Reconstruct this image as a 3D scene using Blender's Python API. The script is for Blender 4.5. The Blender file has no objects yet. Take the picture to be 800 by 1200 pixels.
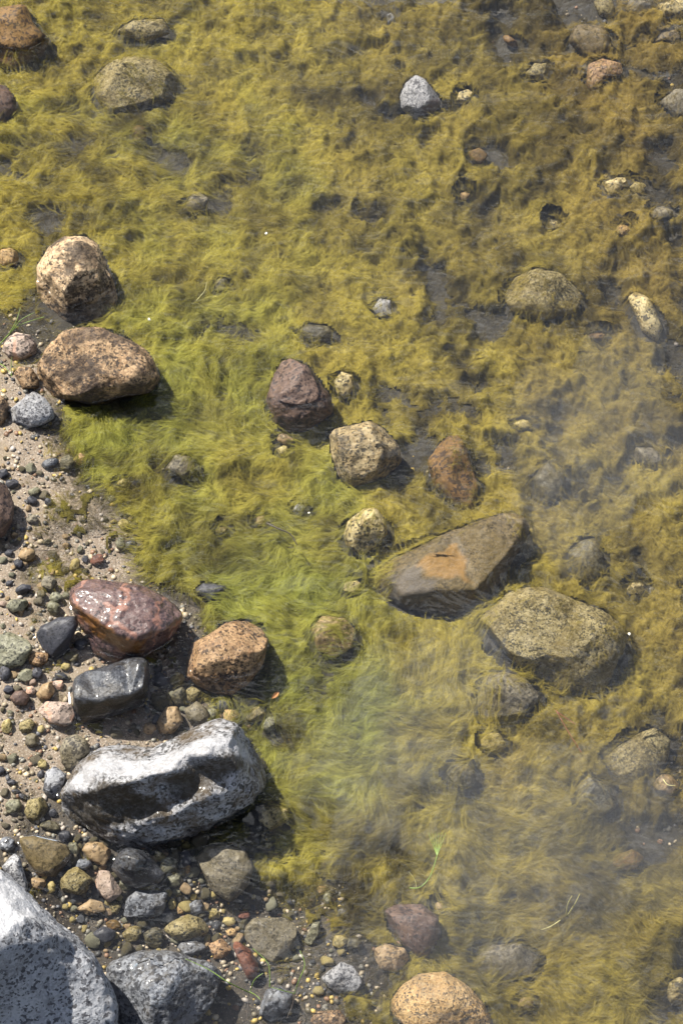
import bpy, bmesh, math, random
import numpy as np
from mathutils import Vector, Matrix
from mathutils.geometry import delaunay_2d_cdt

random.seed(7); rng = np.random.default_rng(11)
scene = bpy.context.scene
COL = scene.collection

# ------------------------------------------------------------------ camera
DEP = math.radians(60.0)                       # looking steeply down on the shallows
DIST = 5.0; VIEW_W = 1.5
CAM = np.array([0.0, -DIST*math.cos(DEP), DIST*math.sin(DEP)])
F = -CAM/np.linalg.norm(CAM); R = np.array([1.0, 0, 0]); U = np.cross(R, F)
cd = bpy.data.cameras.new('camera'); cd.sensor_fit = 'HORIZONTAL'; cd.sensor_width = 24.0
cd.lens = 24.0*DIST/VIEW_W; cd.clip_start = 0.05; cd.clip_end = 400
cam = bpy.data.objects.new('camera', cd); COL.objects.link(cam)
cam.matrix_world = Matrix(((R[0], U[0], -F[0], CAM[0]), (R[1], U[1], -F[1], CAM[1]), (R[2], U[2], -F[2], CAM[2]), (0, 0, 0, 1)))
scene.camera = cam
TANH = VIEW_W/2/DIST

# ------------------------------------------------------------------ sky and sun
SUN_EL = math.radians(54.0); SUN_AZ = math.atan2(-0.75, 0.66)     # from the far left
world = bpy.data.worlds.new('World'); scene.world = world; world.use_nodes = True
wn = world.node_tree; wn.nodes.clear()
sky = wn.nodes.new('ShaderNodeTexSky'); sky.sky_type = 'NISHITA'; sky.sun_disc = False
sky.sun_elevation = SUN_EL; sky.sun_rotation = SUN_AZ
bg = wn.nodes.new('ShaderNodeBackground'); bg.inputs['Strength'].default_value = 0.05
wo = wn.nodes.new('ShaderNodeOutputWorld')
wtc = wn.nodes.new('ShaderNodeTexCoord'); wmp = wn.nodes.new('ShaderNodeMapping'); wmp.inputs['Location'].default_value = (19.512, 15.956, 10.332); wmp.inputs['Scale'].default_value = (1.0, 1.0, 1.6)
wnz = wn.nodes.new('ShaderNodeTexNoise'); wnz.inputs['Scale'].default_value = 4.2; wnz.inputs['Detail'].default_value = 6.0; wnz.inputs['Roughness'].default_value = 0.55; wnz.inputs['Distortion'].default_value = 0.4
wrp = wn.nodes.new('ShaderNodeValToRGB'); wrp.color_ramp.elements[0].position = 0.55; wrp.color_ramp.elements[0].color = (0, 0, 0, 1); wrp.color_ramp.elements[1].position = 0.72; wrp.color_ramp.elements[1].color = (.9, .9, .9, 1)
wmx = wn.nodes.new('ShaderNodeMix'); wmx.data_type = 'RGBA'; wmx.inputs[7].default_value = (42.0, 43.0, 45.0, 1)
wn.links.new(wtc.outputs['Generated'], wmp.inputs[0]); wn.links.new(wmp.outputs[0], wnz.inputs['Vector']); wn.links.new(wnz.outputs['Fac'], wrp.inputs[0])
wn.links.new(wrp.outputs[0], wmx.inputs[0]); wn.links.new(sky.outputs[0], wmx.inputs[6]); wn.links.new(wmx.outputs[2], bg.inputs[0]); wn.links.new(bg.outputs[0], wo.inputs[0])
sl = bpy.data.lights.new('sun', 'SUN'); sl.energy = 5.0; sl.angle = math.radians(0.53); sl.color = (1.0, 0.94, 0.83)
sun = bpy.data.objects.new('sun', sl); COL.objects.link(sun)
sdir = Vector((math.sin(SUN_AZ)*math.cos(SUN_EL), math.cos(SUN_AZ)*math.cos(SUN_EL), math.sin(SUN_EL)))
sun.rotation_euler = sdir.to_track_quat('Z', 'Y').to_euler()
sun.location = sdir*20
vs = scene.view_settings; vs.view_transform = 'Standard'; vs.look = 'None'; vs.exposure = 0.98; vs.gamma = 1.0
cy = scene.cycles
cy.max_bounces = 6; cy.diffuse_bounces = 3; cy.glossy_bounces = 2; cy.transmission_bounces = 4
cy.transparent_max_bounces = 20; cy.volume_bounces = 0
cy.caustics_reflective = False; cy.caustics_refractive = False

# ------------------------------------------------------------------ helpers
def ray(px, py):
    px = np.asarray(px, float); py = np.asarray(py, float)
    a = (px-400)/400*TANH; b = (600-py)/400*TANH
    return F + a[..., None]*R + b[..., None]*U
def at(px, py, z=0.0):
    d = ray(px, py); t = (np.asarray(z)-CAM[2])/d[..., 2]
    return CAM + d*t[..., None]
def proj(x, y, z):
    P = np.stack([x, y, z], -1)-CAM; dz = P@F
    return 400+(P@R)/dz/TANH*400, 600-(P@U)/dz/TANH*400

_perm = np.random.default_rng(3).permutation(512).astype(np.int64)
_grad = np.random.default_rng(4).normal(size=(512, 3)); _grad /= np.linalg.norm(_grad, axis=1)[:, None]
def perlin(p):
    i = np.floor(p).astype(np.int64); f = p-i; w = f*f*f*(f*(f*6-15)+10); out = 0
    for dx in (0, 1):
        wx = w[..., 0] if dx else 1-w[..., 0]
        for dy in (0, 1):
            wy = w[..., 1] if dy else 1-w[..., 1]
            for dz in (0, 1):
                wz = w[..., 2] if dz else 1-w[..., 2]
                h = _perm[(_perm[(_perm[(i[..., 0]+dx) & 511]+i[..., 1]+dy) & 511]+i[..., 2]+dz) & 511]
                g = _grad[h]
                out = out+wx*wy*wz*(g[..., 0]*(f[..., 0]-dx)+g[..., 1]*(f[..., 1]-dy)+g[..., 2]*(f[..., 2]-dz))
    return out
def fbm(p, o=4, g=0.5):
    s = 0; a = 1.0
    for k in range(o):
        s = s+a*perlin(p*2**k+17.3*k); a *= g
    return s
def n2(x, y, sc, seed=0.0, o=3):
    return fbm(np.stack([np.asarray(x)*sc, np.asarray(y)*sc, np.full(np.shape(x), seed+0.37)], -1), o)
def sstep(a, b, x):
    t = np.clip((x-a)/(b-a), 0, 1); return t*t*(3-2*t)

def mesh_from(name, v, f, smooth=True):
    me = bpy.data.meshes.new(name)
    v = np.ascontiguousarray(v, np.float32); f = np.ascontiguousarray(f, np.int32); k = f.shape[1]
    me.vertices.add(len(v)); me.vertices.foreach_set('co', v.ravel())
    me.loops.add(f.size); me.loops.foreach_set('vertex_index', f.ravel())
    me.polygons.add(len(f)); me.polygons.foreach_set('loop_start', np.arange(0, f.size, k, dtype=np.int32))
    if smooth: me.polygons.foreach_set('use_smooth', np.ones(len(f), bool))
    me.update(calc_edges=True)
    return me
def colour_attr(me, name, rgb):
    at_ = me.color_attributes.new(name, 'FLOAT_COLOR', 'POINT')
    c = np.ones((len(rgb), 4), np.float32); c[:, :3] = rgb; at_.data.foreach_set('color', c.ravel())
def link(name, me, mat=None, parent=None, loc=None):
    o = bpy.data.objects.new(name, me); COL.objects.link(o)
    if mat is not None and me is not None and not me.materials: me.materials.append(mat)
    if parent: o.parent = parent
    if loc is not None: o.location = loc
    return o
def tag(o, label=None, cat=None, group=None, kind=None):
    for k, v in (('label', label), ('category', cat), ('group', group), ('kind', kind)):
        if v: o[k] = v
    return o

# ------------------------------------------------------------------ lie of the bed
def depth_at(x, y):
    px = 400+np.asarray(x)/VIEW_W*800; py = 600-np.asarray(y)*math.sin(DEP)/VIEW_W*800
    sh = 260*sstep(470, 170, py)+90*sstep(950, 1250, py)-10*sstep(500, 620, py)
    t = (px+sh-20)/780
    d = 0.004+0.235*(1-np.exp(-1.25*np.clip(t, 0, 6)))
    d = d*(1-.40*sstep(420, 0, py)*sstep(420, 800, px))+.11*sstep(620, 1150, py)*sstep(330, 640, px)
    d = d+.035*sstep(965, 1020, py)*sstep(60, 120, px)*sstep(420, 330, px)
    d = np.where(t < 0, 0.004+t*0.12, d)
    d = np.where(px > 800, d+0.1*np.clip((px-800)/3000, 0, 3), d)
    return d
def bed(x, y):
    x = np.asarray(x, float); y = np.asarray(y, float)
    fade = np.exp(-(np.maximum(np.abs(x)-2, 0)+np.maximum(np.abs(y)-2.5, 0))*0.5)
    return -depth_at(x, y)+fade*(0.016*n2(x, y, 3.2, 1, 3)+0.004*n2(x, y, 22, 5, 3))

# ------------------------------------------------------------------ materials
def nodes(m):
    m.use_nodes = True; nt = m.node_tree; nt.nodes.clear(); return nt
def mk(nt, t, **kw):
    n = nt.nodes.new(t)
    for k, v in kw.items():
        if k in n.inputs.keys(): n.inputs[k].default_value = v
        else: setattr(n, k, v)
    return n
def ramp(nt, fac, stops):
    r = nt.nodes.new('ShaderNodeValToRGB'); e = r.color_ramp.elements
    while len(e) < len(stops): e.new(0.5)
    for k, (p, c) in enumerate(stops):
        e[k].position = p; e[k].color = (c, c, c, 1) if isinstance(c, (int, float)) else (*c, 1)
    nt.links.new(fac, r.inputs[0]); return r.outputs[0]
def mix(nt, fac, a, b, mode='MIX'):
    m = nt.nodes.new('ShaderNodeMix'); m.data_type = 'RGBA'; m.blend_type = mode
    for i, v in ((0, fac), (6, a), (7, b)):
        if hasattr(v, 'is_linked'): nt.links.new(v, m.inputs[i])
        elif i == 0: m.inputs[0].default_value = v
        else: m.inputs[i].default_value = (*v, 1)
    return m.outputs[2]
MATS = {}
ALB = 0.74
def granite(name, light, mid, dark, pd=0.25, pl=0.25, stain=(0.1, 0.07, 0.03), st=0.35, grain=170, rough=0.6, bump=0.5, coat=0.0, bands=None, big=7.0, crisp=.11):
    light, mid, dark, stain = [tuple(q*ALB for q in c_) for c_ in (light, mid, dark, stain)]
    m = bpy.data.materials.new(name); nt = nodes(m); L = nt.links.new
    tc = mk(nt, 'ShaderNodeTexCoord'); oi = mk(nt, 'ShaderNodeObjectInfo')
    sc = mk(nt, 'ShaderNodeVectorMath', operation='SCALE'); sc.inputs[0].default_value = (13, 7, 5); L(oi.outputs['Random'], sc.inputs['Scale'])
    ad = mk(nt, 'ShaderNodeVectorMath', operation='ADD'); L(tc.outputs['Object'], ad.inputs[0]); L(sc.outputs[0], ad.inputs[1]); P = ad.outputs[0]
    def noise(scale, detail=5, ro=0.55, dist=0.0):
        n = mk(nt, 'ShaderNodeTexNoise', Scale=scale, Detail=detail, Roughness=ro, Distortion=dist); L(P, n.inputs['Vector']); return n.outputs['Fac']
    base = mix(nt, ramp(nt, noise(big, 6, 0.6), [(0.35, 0.0), (0.68, 1.0)]), mid, light)
    base = mix(nt, ramp(nt, noise(big*3.3, 6, 0.65), [(0.42, 0.0), (0.62, 1.0)]), base, mid)
    # mineral grains: two sizes of cells
    for g, k in ((grain*1.9, 1.0), (grain*1.0, 0.42)):
        wv = mk(nt, 'ShaderNodeVectorMath', operation='ADD'); L(P, wv.inputs[0])
        wn_ = mk(nt, 'ShaderNodeTexNoise', Scale=g*0.6, Detail=2.0); L(P, wn_.inputs['Vector'])
        ws = mk(nt, 'ShaderNodeVectorMath', operation='SCALE', Scale=1.1/g); L(wn_.outputs['Color'], ws.inputs[0]); L(ws.outputs[0], wv.inputs[1])
        v = mk(nt, 'ShaderNodeTexVoronoi', Scale=g); L(wv.outputs[0], v.inputs['Vector'])
        s = mk(nt, 'ShaderNodeSeparateColor'); L(v.outputs['Color'], s.inputs[0])
        mod = noise(big*2.2, 4, 0.6)
        a1 = mk(nt, 'ShaderNodeMath', operation='MULTIPLY_ADD'); L(mod, a1.inputs[0]); a1.inputs[1].default_value = 0.9; a1.inputs[2].default_value = -0.45
        a2 = mk(nt, 'ShaderNodeMath', operation='ADD'); L(s.outputs[0], a2.inputs[0]); L(a1.outputs[0], a2.inputs[1])
        fd = ramp(nt, a2.outputs[0], [(max(0.0, pd*k-0.04), 0.86), (pd*k+0.05, 0.0)])
        base = mix(nt, fd, base, dark)
        fl = ramp(nt, s.outputs[1], [(1-pl*k-0.06, 0.0), (min(1.0, 1-pl*k+0.06), 0.7)])
        base = mix(nt, fl, base, light)
    if bands:
        wv2 = mk(nt, 'ShaderNodeTexWave', Scale=bands[0], Distortion=9.0, Detail=4.0); wv2.inputs['Detail Scale'].default_value = 2.0
        L(P, wv2.inputs['Vector'])
        base = mix(nt, ramp(nt, wv2.outputs['Fac'], [(bands[2] if len(bands) > 2 else 0.78, 0.0), (0.99, 0.55)]), base, bands[1])
    if st > 0:
        base = mix(nt, ramp(nt, noise(big*1.8, 10, 0.8, 0.2), [(0.71-crisp-st*0.4, 0.0), (0.71+crisp-st*0.4, 0.88)]), base, stain)
    cr_ = mk(nt, 'ShaderNodeVertexColor', layer_name='crust_and_light')
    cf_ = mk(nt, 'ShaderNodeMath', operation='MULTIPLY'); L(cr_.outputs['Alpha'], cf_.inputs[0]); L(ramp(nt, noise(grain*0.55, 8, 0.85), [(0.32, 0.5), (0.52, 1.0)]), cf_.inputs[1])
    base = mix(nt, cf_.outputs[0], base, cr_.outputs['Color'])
    b = mk(nt, 'ShaderNodeBsdfPrincipled', Roughness=rough); L(base, b.inputs['Base Color'])
    b.inputs['Coat Weight'].default_value = coat; b.inputs['Coat Roughness'].default_value = 0.12
    b.inputs['Specular IOR Level'].default_value = 0.4
    rr = ramp(nt, noise(big*4, 5), [(0.3, max(0.05, rough-0.15)), (0.7, min(1.0, rough+0.15))]); L(rr, b.inputs['Roughness'])
    bp = mk(nt, 'ShaderNodeBump', Strength=bump, Distance=0.006)
    hh = mk(nt, 'ShaderNodeMath', operation='ADD'); L(noise(grain*0.55, 6, 0.65), hh.inputs[0]); L(noise(big*6, 6, 0.6), hh.inputs[1]); L(hh.outputs[0], bp.inputs['Height'])
    L(bp.outputs[0], b.inputs['Normal'])
    o = mk(nt, 'ShaderNodeOutputMaterial'); L(b.outputs[0], o.inputs[0])
    MATS[name] = m; return m
granite('pale_grey', (.52, .52, .53), (.28, .28, .30), (.07, .07, .08), .30, .25, (.16, .13, .08), .22, 190, .75, .7)
granite('grey_ochre', (.52, .52, .54), (.23, .23, .245), (.03, .03, .03), .36, .30, (.085, .055, .022), .44, 120, .6, 1.0, .08, crisp=.07)
granite('white_grey', (.48, .49, .52), (.27, .28, .31), (.05, .05, .06), .30, .3, (.20, .19, .18), .25, 120, .8, 1.0)
granite('blue_grey', (.33, .35, .39), (.14, .152, .18), (.03, .032, .04), .34, .26, (.10, .08, .05), .28, 115, .55, 1.0, .12)
granite('dark_wet', (.16, .17, .19), (.055, .058, .07), (.02, .02, .025), .25, .12, (.06, .045, .02), .25, 200, .36, .5, .45)
granite('black_slate', (.10, .10, .12), (.045, .047, .058), (.02, .02, .025), .15, .06, (.07, .06, .05), .12, 200, .5, .25)
granite('purple_wet', (.22, .14, .125), (.115, .07, .068), (.05, .035, .04), .22, .14, (.22, .10, .04), .18, 170, .34, .5, .5, (4.2, (.33, .16, .11), .93))
granite('tan_dark', (.58, .40, .23), (.33, .20, .10), (.035, .025, .02), .32, .28, (.035, .022, .016), .50, 150, .7, .8, crisp=.05)
granite('cream_dark', (.80, .60, .38), (.55, .36, .19), (.04, .028, .02), .24, .35, (.045, .03, .02), .46, 150, .7, .8, crisp=.05)
granite('brown_orange', (.56, .37, .20), (.30, .17, .08), (.04, .025, .02), .28, .24, (.08, .045, .025), .28, 150, .6, .8)
granite('purple_brown', (.24, .16, .12), (.10, .065, .055), (.03, .022, .025), .2, .10, (.20, .11, .05), .22, 120, .6, .5)
granite('yellow_black', (.74, .62, .33), (.50, .38, .16), (.03, .026, .016), .30, .3, (.06, .05, .02), .30, 110, .6, .6)
granite('striped_tan', (.62, .50, .29), (.40, .29, .14), (.03, .026, .018), .28, .25, (.05, .04, .02), .32, 130, .6, .7, 0, (7.0, (.05, .04, .03), .7))
granite('olive_granite', (.44, .37, .19), (.23, .18, .07), (.03, .028, .018), .32, .32, (.17, .125, .03), .40, 200, .7, .7)
granite('slab_brown', (.24, .18, .09), (.12, .095, .06), (.03, .026, .02), .26, .16, (.16, .115, .04), .45, 130, .7, .5, big=4.5)
granite('orange_speck', (.74, .52, .26), (.50, .30, .11), (.05, .038, .025), .20, .30, (.12, .075, .03), .34, 200, .6, .8)
granite('rust', (.30, .17, .06), (.17, .095, .03), (.05, .03, .02), .25, .15, (.12, .085, .02), .35, 120, .7, .5)
granite('red_stone', (.30, .13, .08), (.17, .07, .045), (.08, .03, .02), .2, .12, (.10, .06, .03), .25, 120, .5, .4)
granite('pink_granite', (.60, .48, .40), (.40, .29, .23), (.07, .06, .055), .22, .28, (.28, .2, .12), .25, 170, .7, .5, 0, (5.0, (.58, .33, .22), .86))
granite('mud_grey', (.32, .28, .20), (.17, .15, .11), (.05, .045, .04), .22, .15, (.14, .11, .045), .40, 150, .6, .6)
granite('dark_olive', (.20, .18, .11), (.085, .075, .05), (.02, .02, .016), .28, .14, (.16, .12, .03), .35, 150, .5, .6)
granite('sulphur', (.56, .47, .22), (.35, .27, .09), (.10, .08, .02), .2, .25, (.20, .15, .04), .35, 120, .6, .5)
granite('tan_plain', (.52, .38, .22), (.36, .245, .13), (.10, .07, .04), .2, .15, (.20, .14, .06), .3, 120, .6, .4)
granite('olive_grey', (.36, .35, .25), (.21, .205, .14), (.05, .05, .04), .25, .15, (.15, .13, .05), .3, 150, .5, .5)

# ------------------------------------------------------------------ rock maker
_ico = {}
def ico(sub):
    if sub not in _ico:
        bm = bmesh.new(); bmesh.ops.create_icosphere(bm, subdivisions=sub, radius=1.0)
        _ico[sub] = (np.array([v.co[:] for v in bm.verts]), np.array([[v.index for v in f.verts] for f in bm.faces]))
        bm.free()
    return _ico[sub]
def tri_interp(pts, h, q):
    """height over the outline, from a few measured points (linear over a Delaunay net)"""
    vs_, _, fs, ov, _, _ = delaunay_2d_cdt([Vector(p) for p in pts], [], [], 0, 1e-6)
    hv = np.array([h[o[0]] if o else 0.0 for o in ov]); vv = np.array([v[:] for v in vs_])
    out = np.zeros(len(q)); done = np.zeros(len(q), bool)
    for f in fs:
        a, b, c = vv[f[0]], vv[f[1]], vv[f[2]]
        det = (b[1]-c[1])*(a[0]-c[0])+(c[0]-b[0])*(a[1]-c[1])
        if abs(det) < 1e-14: continue
        l1 = ((b[1]-c[1])*(q[:, 0]-c[0])+(c[0]-b[0])*(q[:, 1]-c[1]))/det
        l2 = ((c[1]-a[1])*(q[:, 0]-c[0])+(a[0]-c[0])*(q[:, 1]-c[1]))/det
        l3 = 1-l1-l2; e = -1e-6
        s = (l1 >= e) & (l2 >= e) & (l3 >= e) & ~done
        out[s] = (l1*hv[f[0]]+l2*hv[f[1]]+l3*hv[f[2]])[s]; done |= s
    return out
UNDER = [False]
ROCKS = []          # (polygon in the picture, centre, top height) for keeping algae off
def rock(name, label, mat, pts, T=0.62, k=0.62, cps=None, sub=5, rnd=0.8, rough=0.05, planes=0, seed=None, cat='rock', group=None, clear=1.0, ridge=0.0, crust_and_light=(), pdr=(.70, .88)):
    pts = np.array(pts, float); seed = len(ROCKS)*3.7+1 if seed is None else seed
    lo, hi = pts.min(0), pts.max(0); c = (lo+hi)/2
    a = np.roll(pts, -1, 0); cr = pts[:, 0]*a[:, 1]-a[:, 0]*pts[:, 1]
    if abs(cr.sum()) > 1e-6: c = np.array([((pts[:, 0]+a[:, 0])*cr).sum(), ((pts[:, 1]+a[:, 1])*cr).sum()])/(3*cr.sum())
    half = (hi-lo)/2; rad_px = math.sqrt(half[0]*half[1])
    zc = float(bed(*at(c[0], c[1], -0.05)[:2])); mpp = VIEW_W/800
    if rad_px < 38: sub = min(sub, 5)
    if rad_px < 26 and clear < .96: k += (.75 if c[0] < 640 else .2)*float(np.clip(amap(np.array([c[0]]), np.array([c[1]]))[0][0], 0, 1))
    for _ in range(3):
        P = at(c[0], c[1], zc); depth = float((P-CAM)@F); mpp = depth*TANH/400
        th = T*rad_px*mpp
        vext = math.hypot(half[1]*mpp*math.cos(DEP), th*math.sin(DEP))
        zc = float(bed(P[0], P[1]))+k*vext
    P = at(c[0], c[1], zc)
    N, faces = ico(sub)
    th_ = np.arctan2(N[:, 1], N[:, 0]); sphi = np.abs(N[:, 2]); cphi = np.sqrt(np.maximum(0, 1-sphi**2))
    poly = (pts-c)*np.array([1, -1])*mpp
    # outline radius in each direction, the polygon smoothed a little
    tt = np.linspace(-math.pi, math.pi, 361)[:-1]; rr = np.zeros(360)
    A = poly; B = np.roll(poly, -1, 0)
    for i, t in enumerate(tt):
        d = np.array([math.cos(t), math.sin(t)]); e = B-A
        den = d[0]*e[:, 1]-d[1]*e[:, 0]; den = np.where(np.abs(den) < 1e-12, 1e-12, den)
        s = (A[:, 0]*e[:, 1]-A[:, 1]*e[:, 0])/den; u = (A[:, 0]*d[1]-A[:, 1]*d[0])/den
        ok = (s > 0) & (u >= -1e-6) & (u <= 1+1e-6); rr[i] = s[ok].max() if ok.any() else rad_px*mpp
    ker = np.array([1, 2, 3, 2, 1.]); ker /= ker.sum()
    rr = sum(w*np.roll(rr, j-2) for j, w in enumerate(ker)); rr = sum(w*np.roll(rr, 2*(j-2)) for j, w in enumerate(ker))
    ro = np.interp(th_, np.append(tt, math.pi), np.append(rr, rr[0]))
    rho = cphi**rnd; w = sphi**rnd
    V = np.empty_like(N); V[:, 0] = ro*rho*np.cos(th_); V[:, 1] = ro*rho*np.sin(th_)
    V[:, 2] = np.sign(N[:, 2])*w*th
    Rm = rad_px*mpp
    if cps is not None:
        q = np.array([((p[0]-c[0])*mpp, -(p[1]-c[1])*mpp) for p in cps]); hq = [p[2]*Rm for p in cps]
        allp = [tuple(p) for p in poly*1.02]+[tuple(p) for p in q]; allh = [0.0]*len(poly)+hq
        fr = N[:, 2] > 0
        V[fr, 2] = 0.85*tri_interp(allp, allh, V[fr, :2])+0.15*V[fr, 2]
    if cps is not None:
        e_ = np.concatenate([faces[:, [0, 1]], faces[:, [1, 2]], faces[:, [2, 0]]])
        deg = np.bincount(e_.ravel(), minlength=len(V))[:, None]
        for _ in range(3 if sub >= 6 else 1):
            acc = np.zeros_like(V); np.add.at(acc, e_[:, 0], V[e_[:, 1]]); np.add.at(acc, e_[:, 1], V[e_[:, 0]]); V = .4*V+.6*acc/deg
    if planes:
        r_ = np.random.default_rng(int(seed*10)); E = V/np.array([Rm, Rm, th])
        for _ in range(planes):
            n = r_.normal(size=3); n[2] = abs(n[2])*0.8+0.12; n /= np.linalg.norm(n)
            dmax = (E@n).max(); dd = dmax*r_.uniform(*pdr); s = np.maximum(E@n-dd, 0); E = E-n*s[:, None]*0.95
        V = E*np.array([Rm, Rm, th])
    nn = V/np.maximum(np.linalg.norm(V, axis=1), 1e-9)[:, None]
    S = V/Rm; d = rough*fbm(S*1.7+seed, 3)+rough*0.45*fbm(S*5+seed*2, 3)
    if ridge: d = d-ridge*np.abs(fbm(S*np.array([2.2, 4.0, 3.0])+seed, 4))+ridge*0.25
    if sub >= 6: d = d+0.010*fbm(S*16+seed, 3)-.030*np.abs(fbm(S*7+seed*1.3, 3))
    V = V+nn*(d*Rm)[:, None]
    W = V[:, :1]*R+V[:, 1:2]*U-V[:, 2:3]*F
    if UNDER[0] and c[0] > 330:
        P = at(c[0], c[1], P[2]-max(0.0, P[2]+W[:, 2].max()+.014))
    me = mesh_from(name, W, faces)
    ca_ = me.color_attributes.new('crust_and_light', 'FLOAT_COLOR', 'POINT'); cv_ = np.zeros((len(W), 4), np.float32)  # stains and crust, plus light and shade painted onto a few rocks
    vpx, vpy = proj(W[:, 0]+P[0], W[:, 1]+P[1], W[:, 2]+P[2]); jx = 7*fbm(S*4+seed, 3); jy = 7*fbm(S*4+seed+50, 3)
    for cc_, al_, pl_ in crust_and_light:
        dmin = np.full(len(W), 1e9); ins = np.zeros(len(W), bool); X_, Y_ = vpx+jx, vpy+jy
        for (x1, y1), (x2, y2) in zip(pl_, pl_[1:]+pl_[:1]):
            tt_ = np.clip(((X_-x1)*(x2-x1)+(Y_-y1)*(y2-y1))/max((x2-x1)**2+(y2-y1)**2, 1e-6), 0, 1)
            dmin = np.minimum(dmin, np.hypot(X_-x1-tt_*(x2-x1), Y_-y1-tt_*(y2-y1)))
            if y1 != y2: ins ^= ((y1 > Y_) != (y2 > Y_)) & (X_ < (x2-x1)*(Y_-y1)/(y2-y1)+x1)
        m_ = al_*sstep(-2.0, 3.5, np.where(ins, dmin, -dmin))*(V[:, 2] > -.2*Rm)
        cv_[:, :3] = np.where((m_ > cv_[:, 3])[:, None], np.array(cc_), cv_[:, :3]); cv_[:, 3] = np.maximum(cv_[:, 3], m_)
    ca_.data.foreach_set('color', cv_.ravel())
    o = link(name, me, MATS[mat], loc=P)
    tag(o, label, cat, group)
    ROCKS.append((pts, c, P, float(W[:, 2].max()+P[2]), clear, o, rad_px))
    return o
def ell(cx, cy, rx, ry, ang=0, n=11, j=0.16, seed=None):
    r_ = np.random.default_rng(int(cx*7+cy*13) if seed is None else seed); out = []
    for i in range(n):
        t = 2*math.pi*i/n+r_.uniform(-.2, .2); f = 1+r_.uniform(-j, j); a = math.radians(ang)
        x, y = rx*f*math.cos(t), ry*f*math.sin(t)
        out.append((cx+x*math.cos(a)+y*math.sin(a), cy-x*math.sin(a)+y*math.cos(a)))
    return out

# ------------------------------------------------------------------ algae map (measured by eye)  px, py, cover, brownness, combed, heading deg
AMAP = np.array([
 (80, 50, .9, .45, .5, 20), (60, 170, .85, .35, .9, 10), (200, 230, .97, .3, .8, 25), (60, 240, .9, .35, .8, 15), (300, 60, .97, .4, .4, 10),
 (330, 250, .98, .3, .6, 20), (480, 50, .85, .65, .1, 90), (450, 220, .97, .5, .1, 60), (560, 200, .9, .6, 0, 30), (700, 60, .74, .95, .1, 0), (760, 160, .66, .95, .2, 0),
 (700, 250, .76, .8, .1, 0), (600, 300, .92, .6, 0, 200), (760, 300, .8, .85, .1, 0), (650, 450, .85, .75, .1, 200), (780, 480, .85, .8, .2, 0), (500, 400, .95, .5, .2, 20),
 (420, 400, .92, .45, .4, 20), (250, 380, .97, .2, .7, 30), (190, 330, .95, .22, .7, 40), (280, 470, .95, .12, .8, 60), (200, 490, 1.2, .02, 1, 225), (110, 510, 1.1, .1, 1, 255),
 (140, 540, 1.0, .05, 1, 235), (170, 590, .75, .2, .8, 215), (100, 600, .3, .3, .5, 200), (55, 545, 0, .3, .5, 0), (30, 620, .1, .3, .3, 0), (120, 640, 0, .3, .3, 0), (50, 662, .45, .25, .5, 30), (25, 730, .1, .3, .3, 0),
 (40, 850, 0, .3, .3, 0), (20, 560, 0, .3, .3, 0), (60, 930, 0, .3, .3, 0), (110, 740, 0, .3, .3, 0), (300, 560, .85, .2, .7, 200), (240, 640, .65, .15, .8, 200), (325, 675, 1.3, -.05, 1, 200), (285, 690, 1.1, 0, 1, 190),
 (380, 620, 1.1, .12, .9, 215), (480, 480, .95, .5, .3, 30), (570, 480, .85, .6, .2, 10), (490, 590, .75, .5, .5, 210), (690, 580, .88, .7, .1, 40), (780, 610, .9, .65, .2, 30), (720, 680, .85, .7, .1, 20),
 (780, 720, .8, .75, .2, 20), (430, 820, 1.3, .02, 1, 232), (500, 790, 1.0, .3, 1, 235), (400, 900, 1.2, .1, 1, 215), (350, 840, 1.0, .12, 1, 215), (510, 900, 1.0, .35, .9, 210), (600, 900, .95, .6, .8, 20),
 (700, 870, .85, .7, .4, 40), (770, 920, .72, .85, .3, 0), (610, 1000, 1.0, .55, .9, 5), (700, 1060, .92, .6, .9, 10), (780, 1100, .9, .65, .8, 0), (650, 1150, .85, .6, .9, 350), (450, 1000, .72, .4, .9, 195),
 (370, 970, .66, .3, .9, 205), (310, 1000, .4, .25, .8, 200), (430, 1060, .5, .45, .8, 200), (350, 1110, .12, .4, .6, 200), (300, 1060, .05, .4, .6, 0), (220, 1060, .03, .4, .6, 0), (100, 1010, 0, .4, .5, 0), (240, 985, .25, .2, .8, 200),
 (565, 1080, .8, .5, .8, 10), (430, 1140, .36, .45, .7, 10), (330, 930, .8, .15, .9, 190), (318, 860, .6, .15, .8, 260), (200, 720, .1, .2, .5, 0), (190, 820, 0, .3, .3, 0), (335, 760, .95, .12, .9, 195), (30, 1000, 0, .3, .3, 0), (150, 1080, 0, .3, .3, 0),
 (190, 660, .6, .15, .8, 210), (150, 620, .35, .2, .6, 200), (10, 290, .85, .4, .5, 10), (20, 360, .6, .35, .5, 10), (10, 440, .1, .3, .5, 0), (120, 300, .9, .3, .6, 30), (-80, 600, 0, .3, .3, 0), (-80, 900, 0, .3, .3, 0), (-80, 1150, 0, .3, .3, 0), (230, 1150, 0, .3, .3, 0), (-80, 150, .8, .4, .6, 10)])
def amap(px, py):
    d2 = (px[:, None]-AMAP[None, :, 0])**2+(py[:, None]-AMAP[None, :, 1])**2
    w = 1/(d2+500.)**2.0; w /= w.sum(1)[:, None]
    a = np.radians(AMAP[:, 5])
    return w@AMAP[:, 2], w@AMAP[:, 3], w@AMAP[:, 4], np.arctan2(w@np.sin(a), w@np.cos(a))
def amap_c(px, py, n=40000):
    out = [amap(px[i:i+n], py[i:i+n]) for i in range(0, len(px), n)]
    return [np.concatenate(c) for c in zip(*out)]

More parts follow.
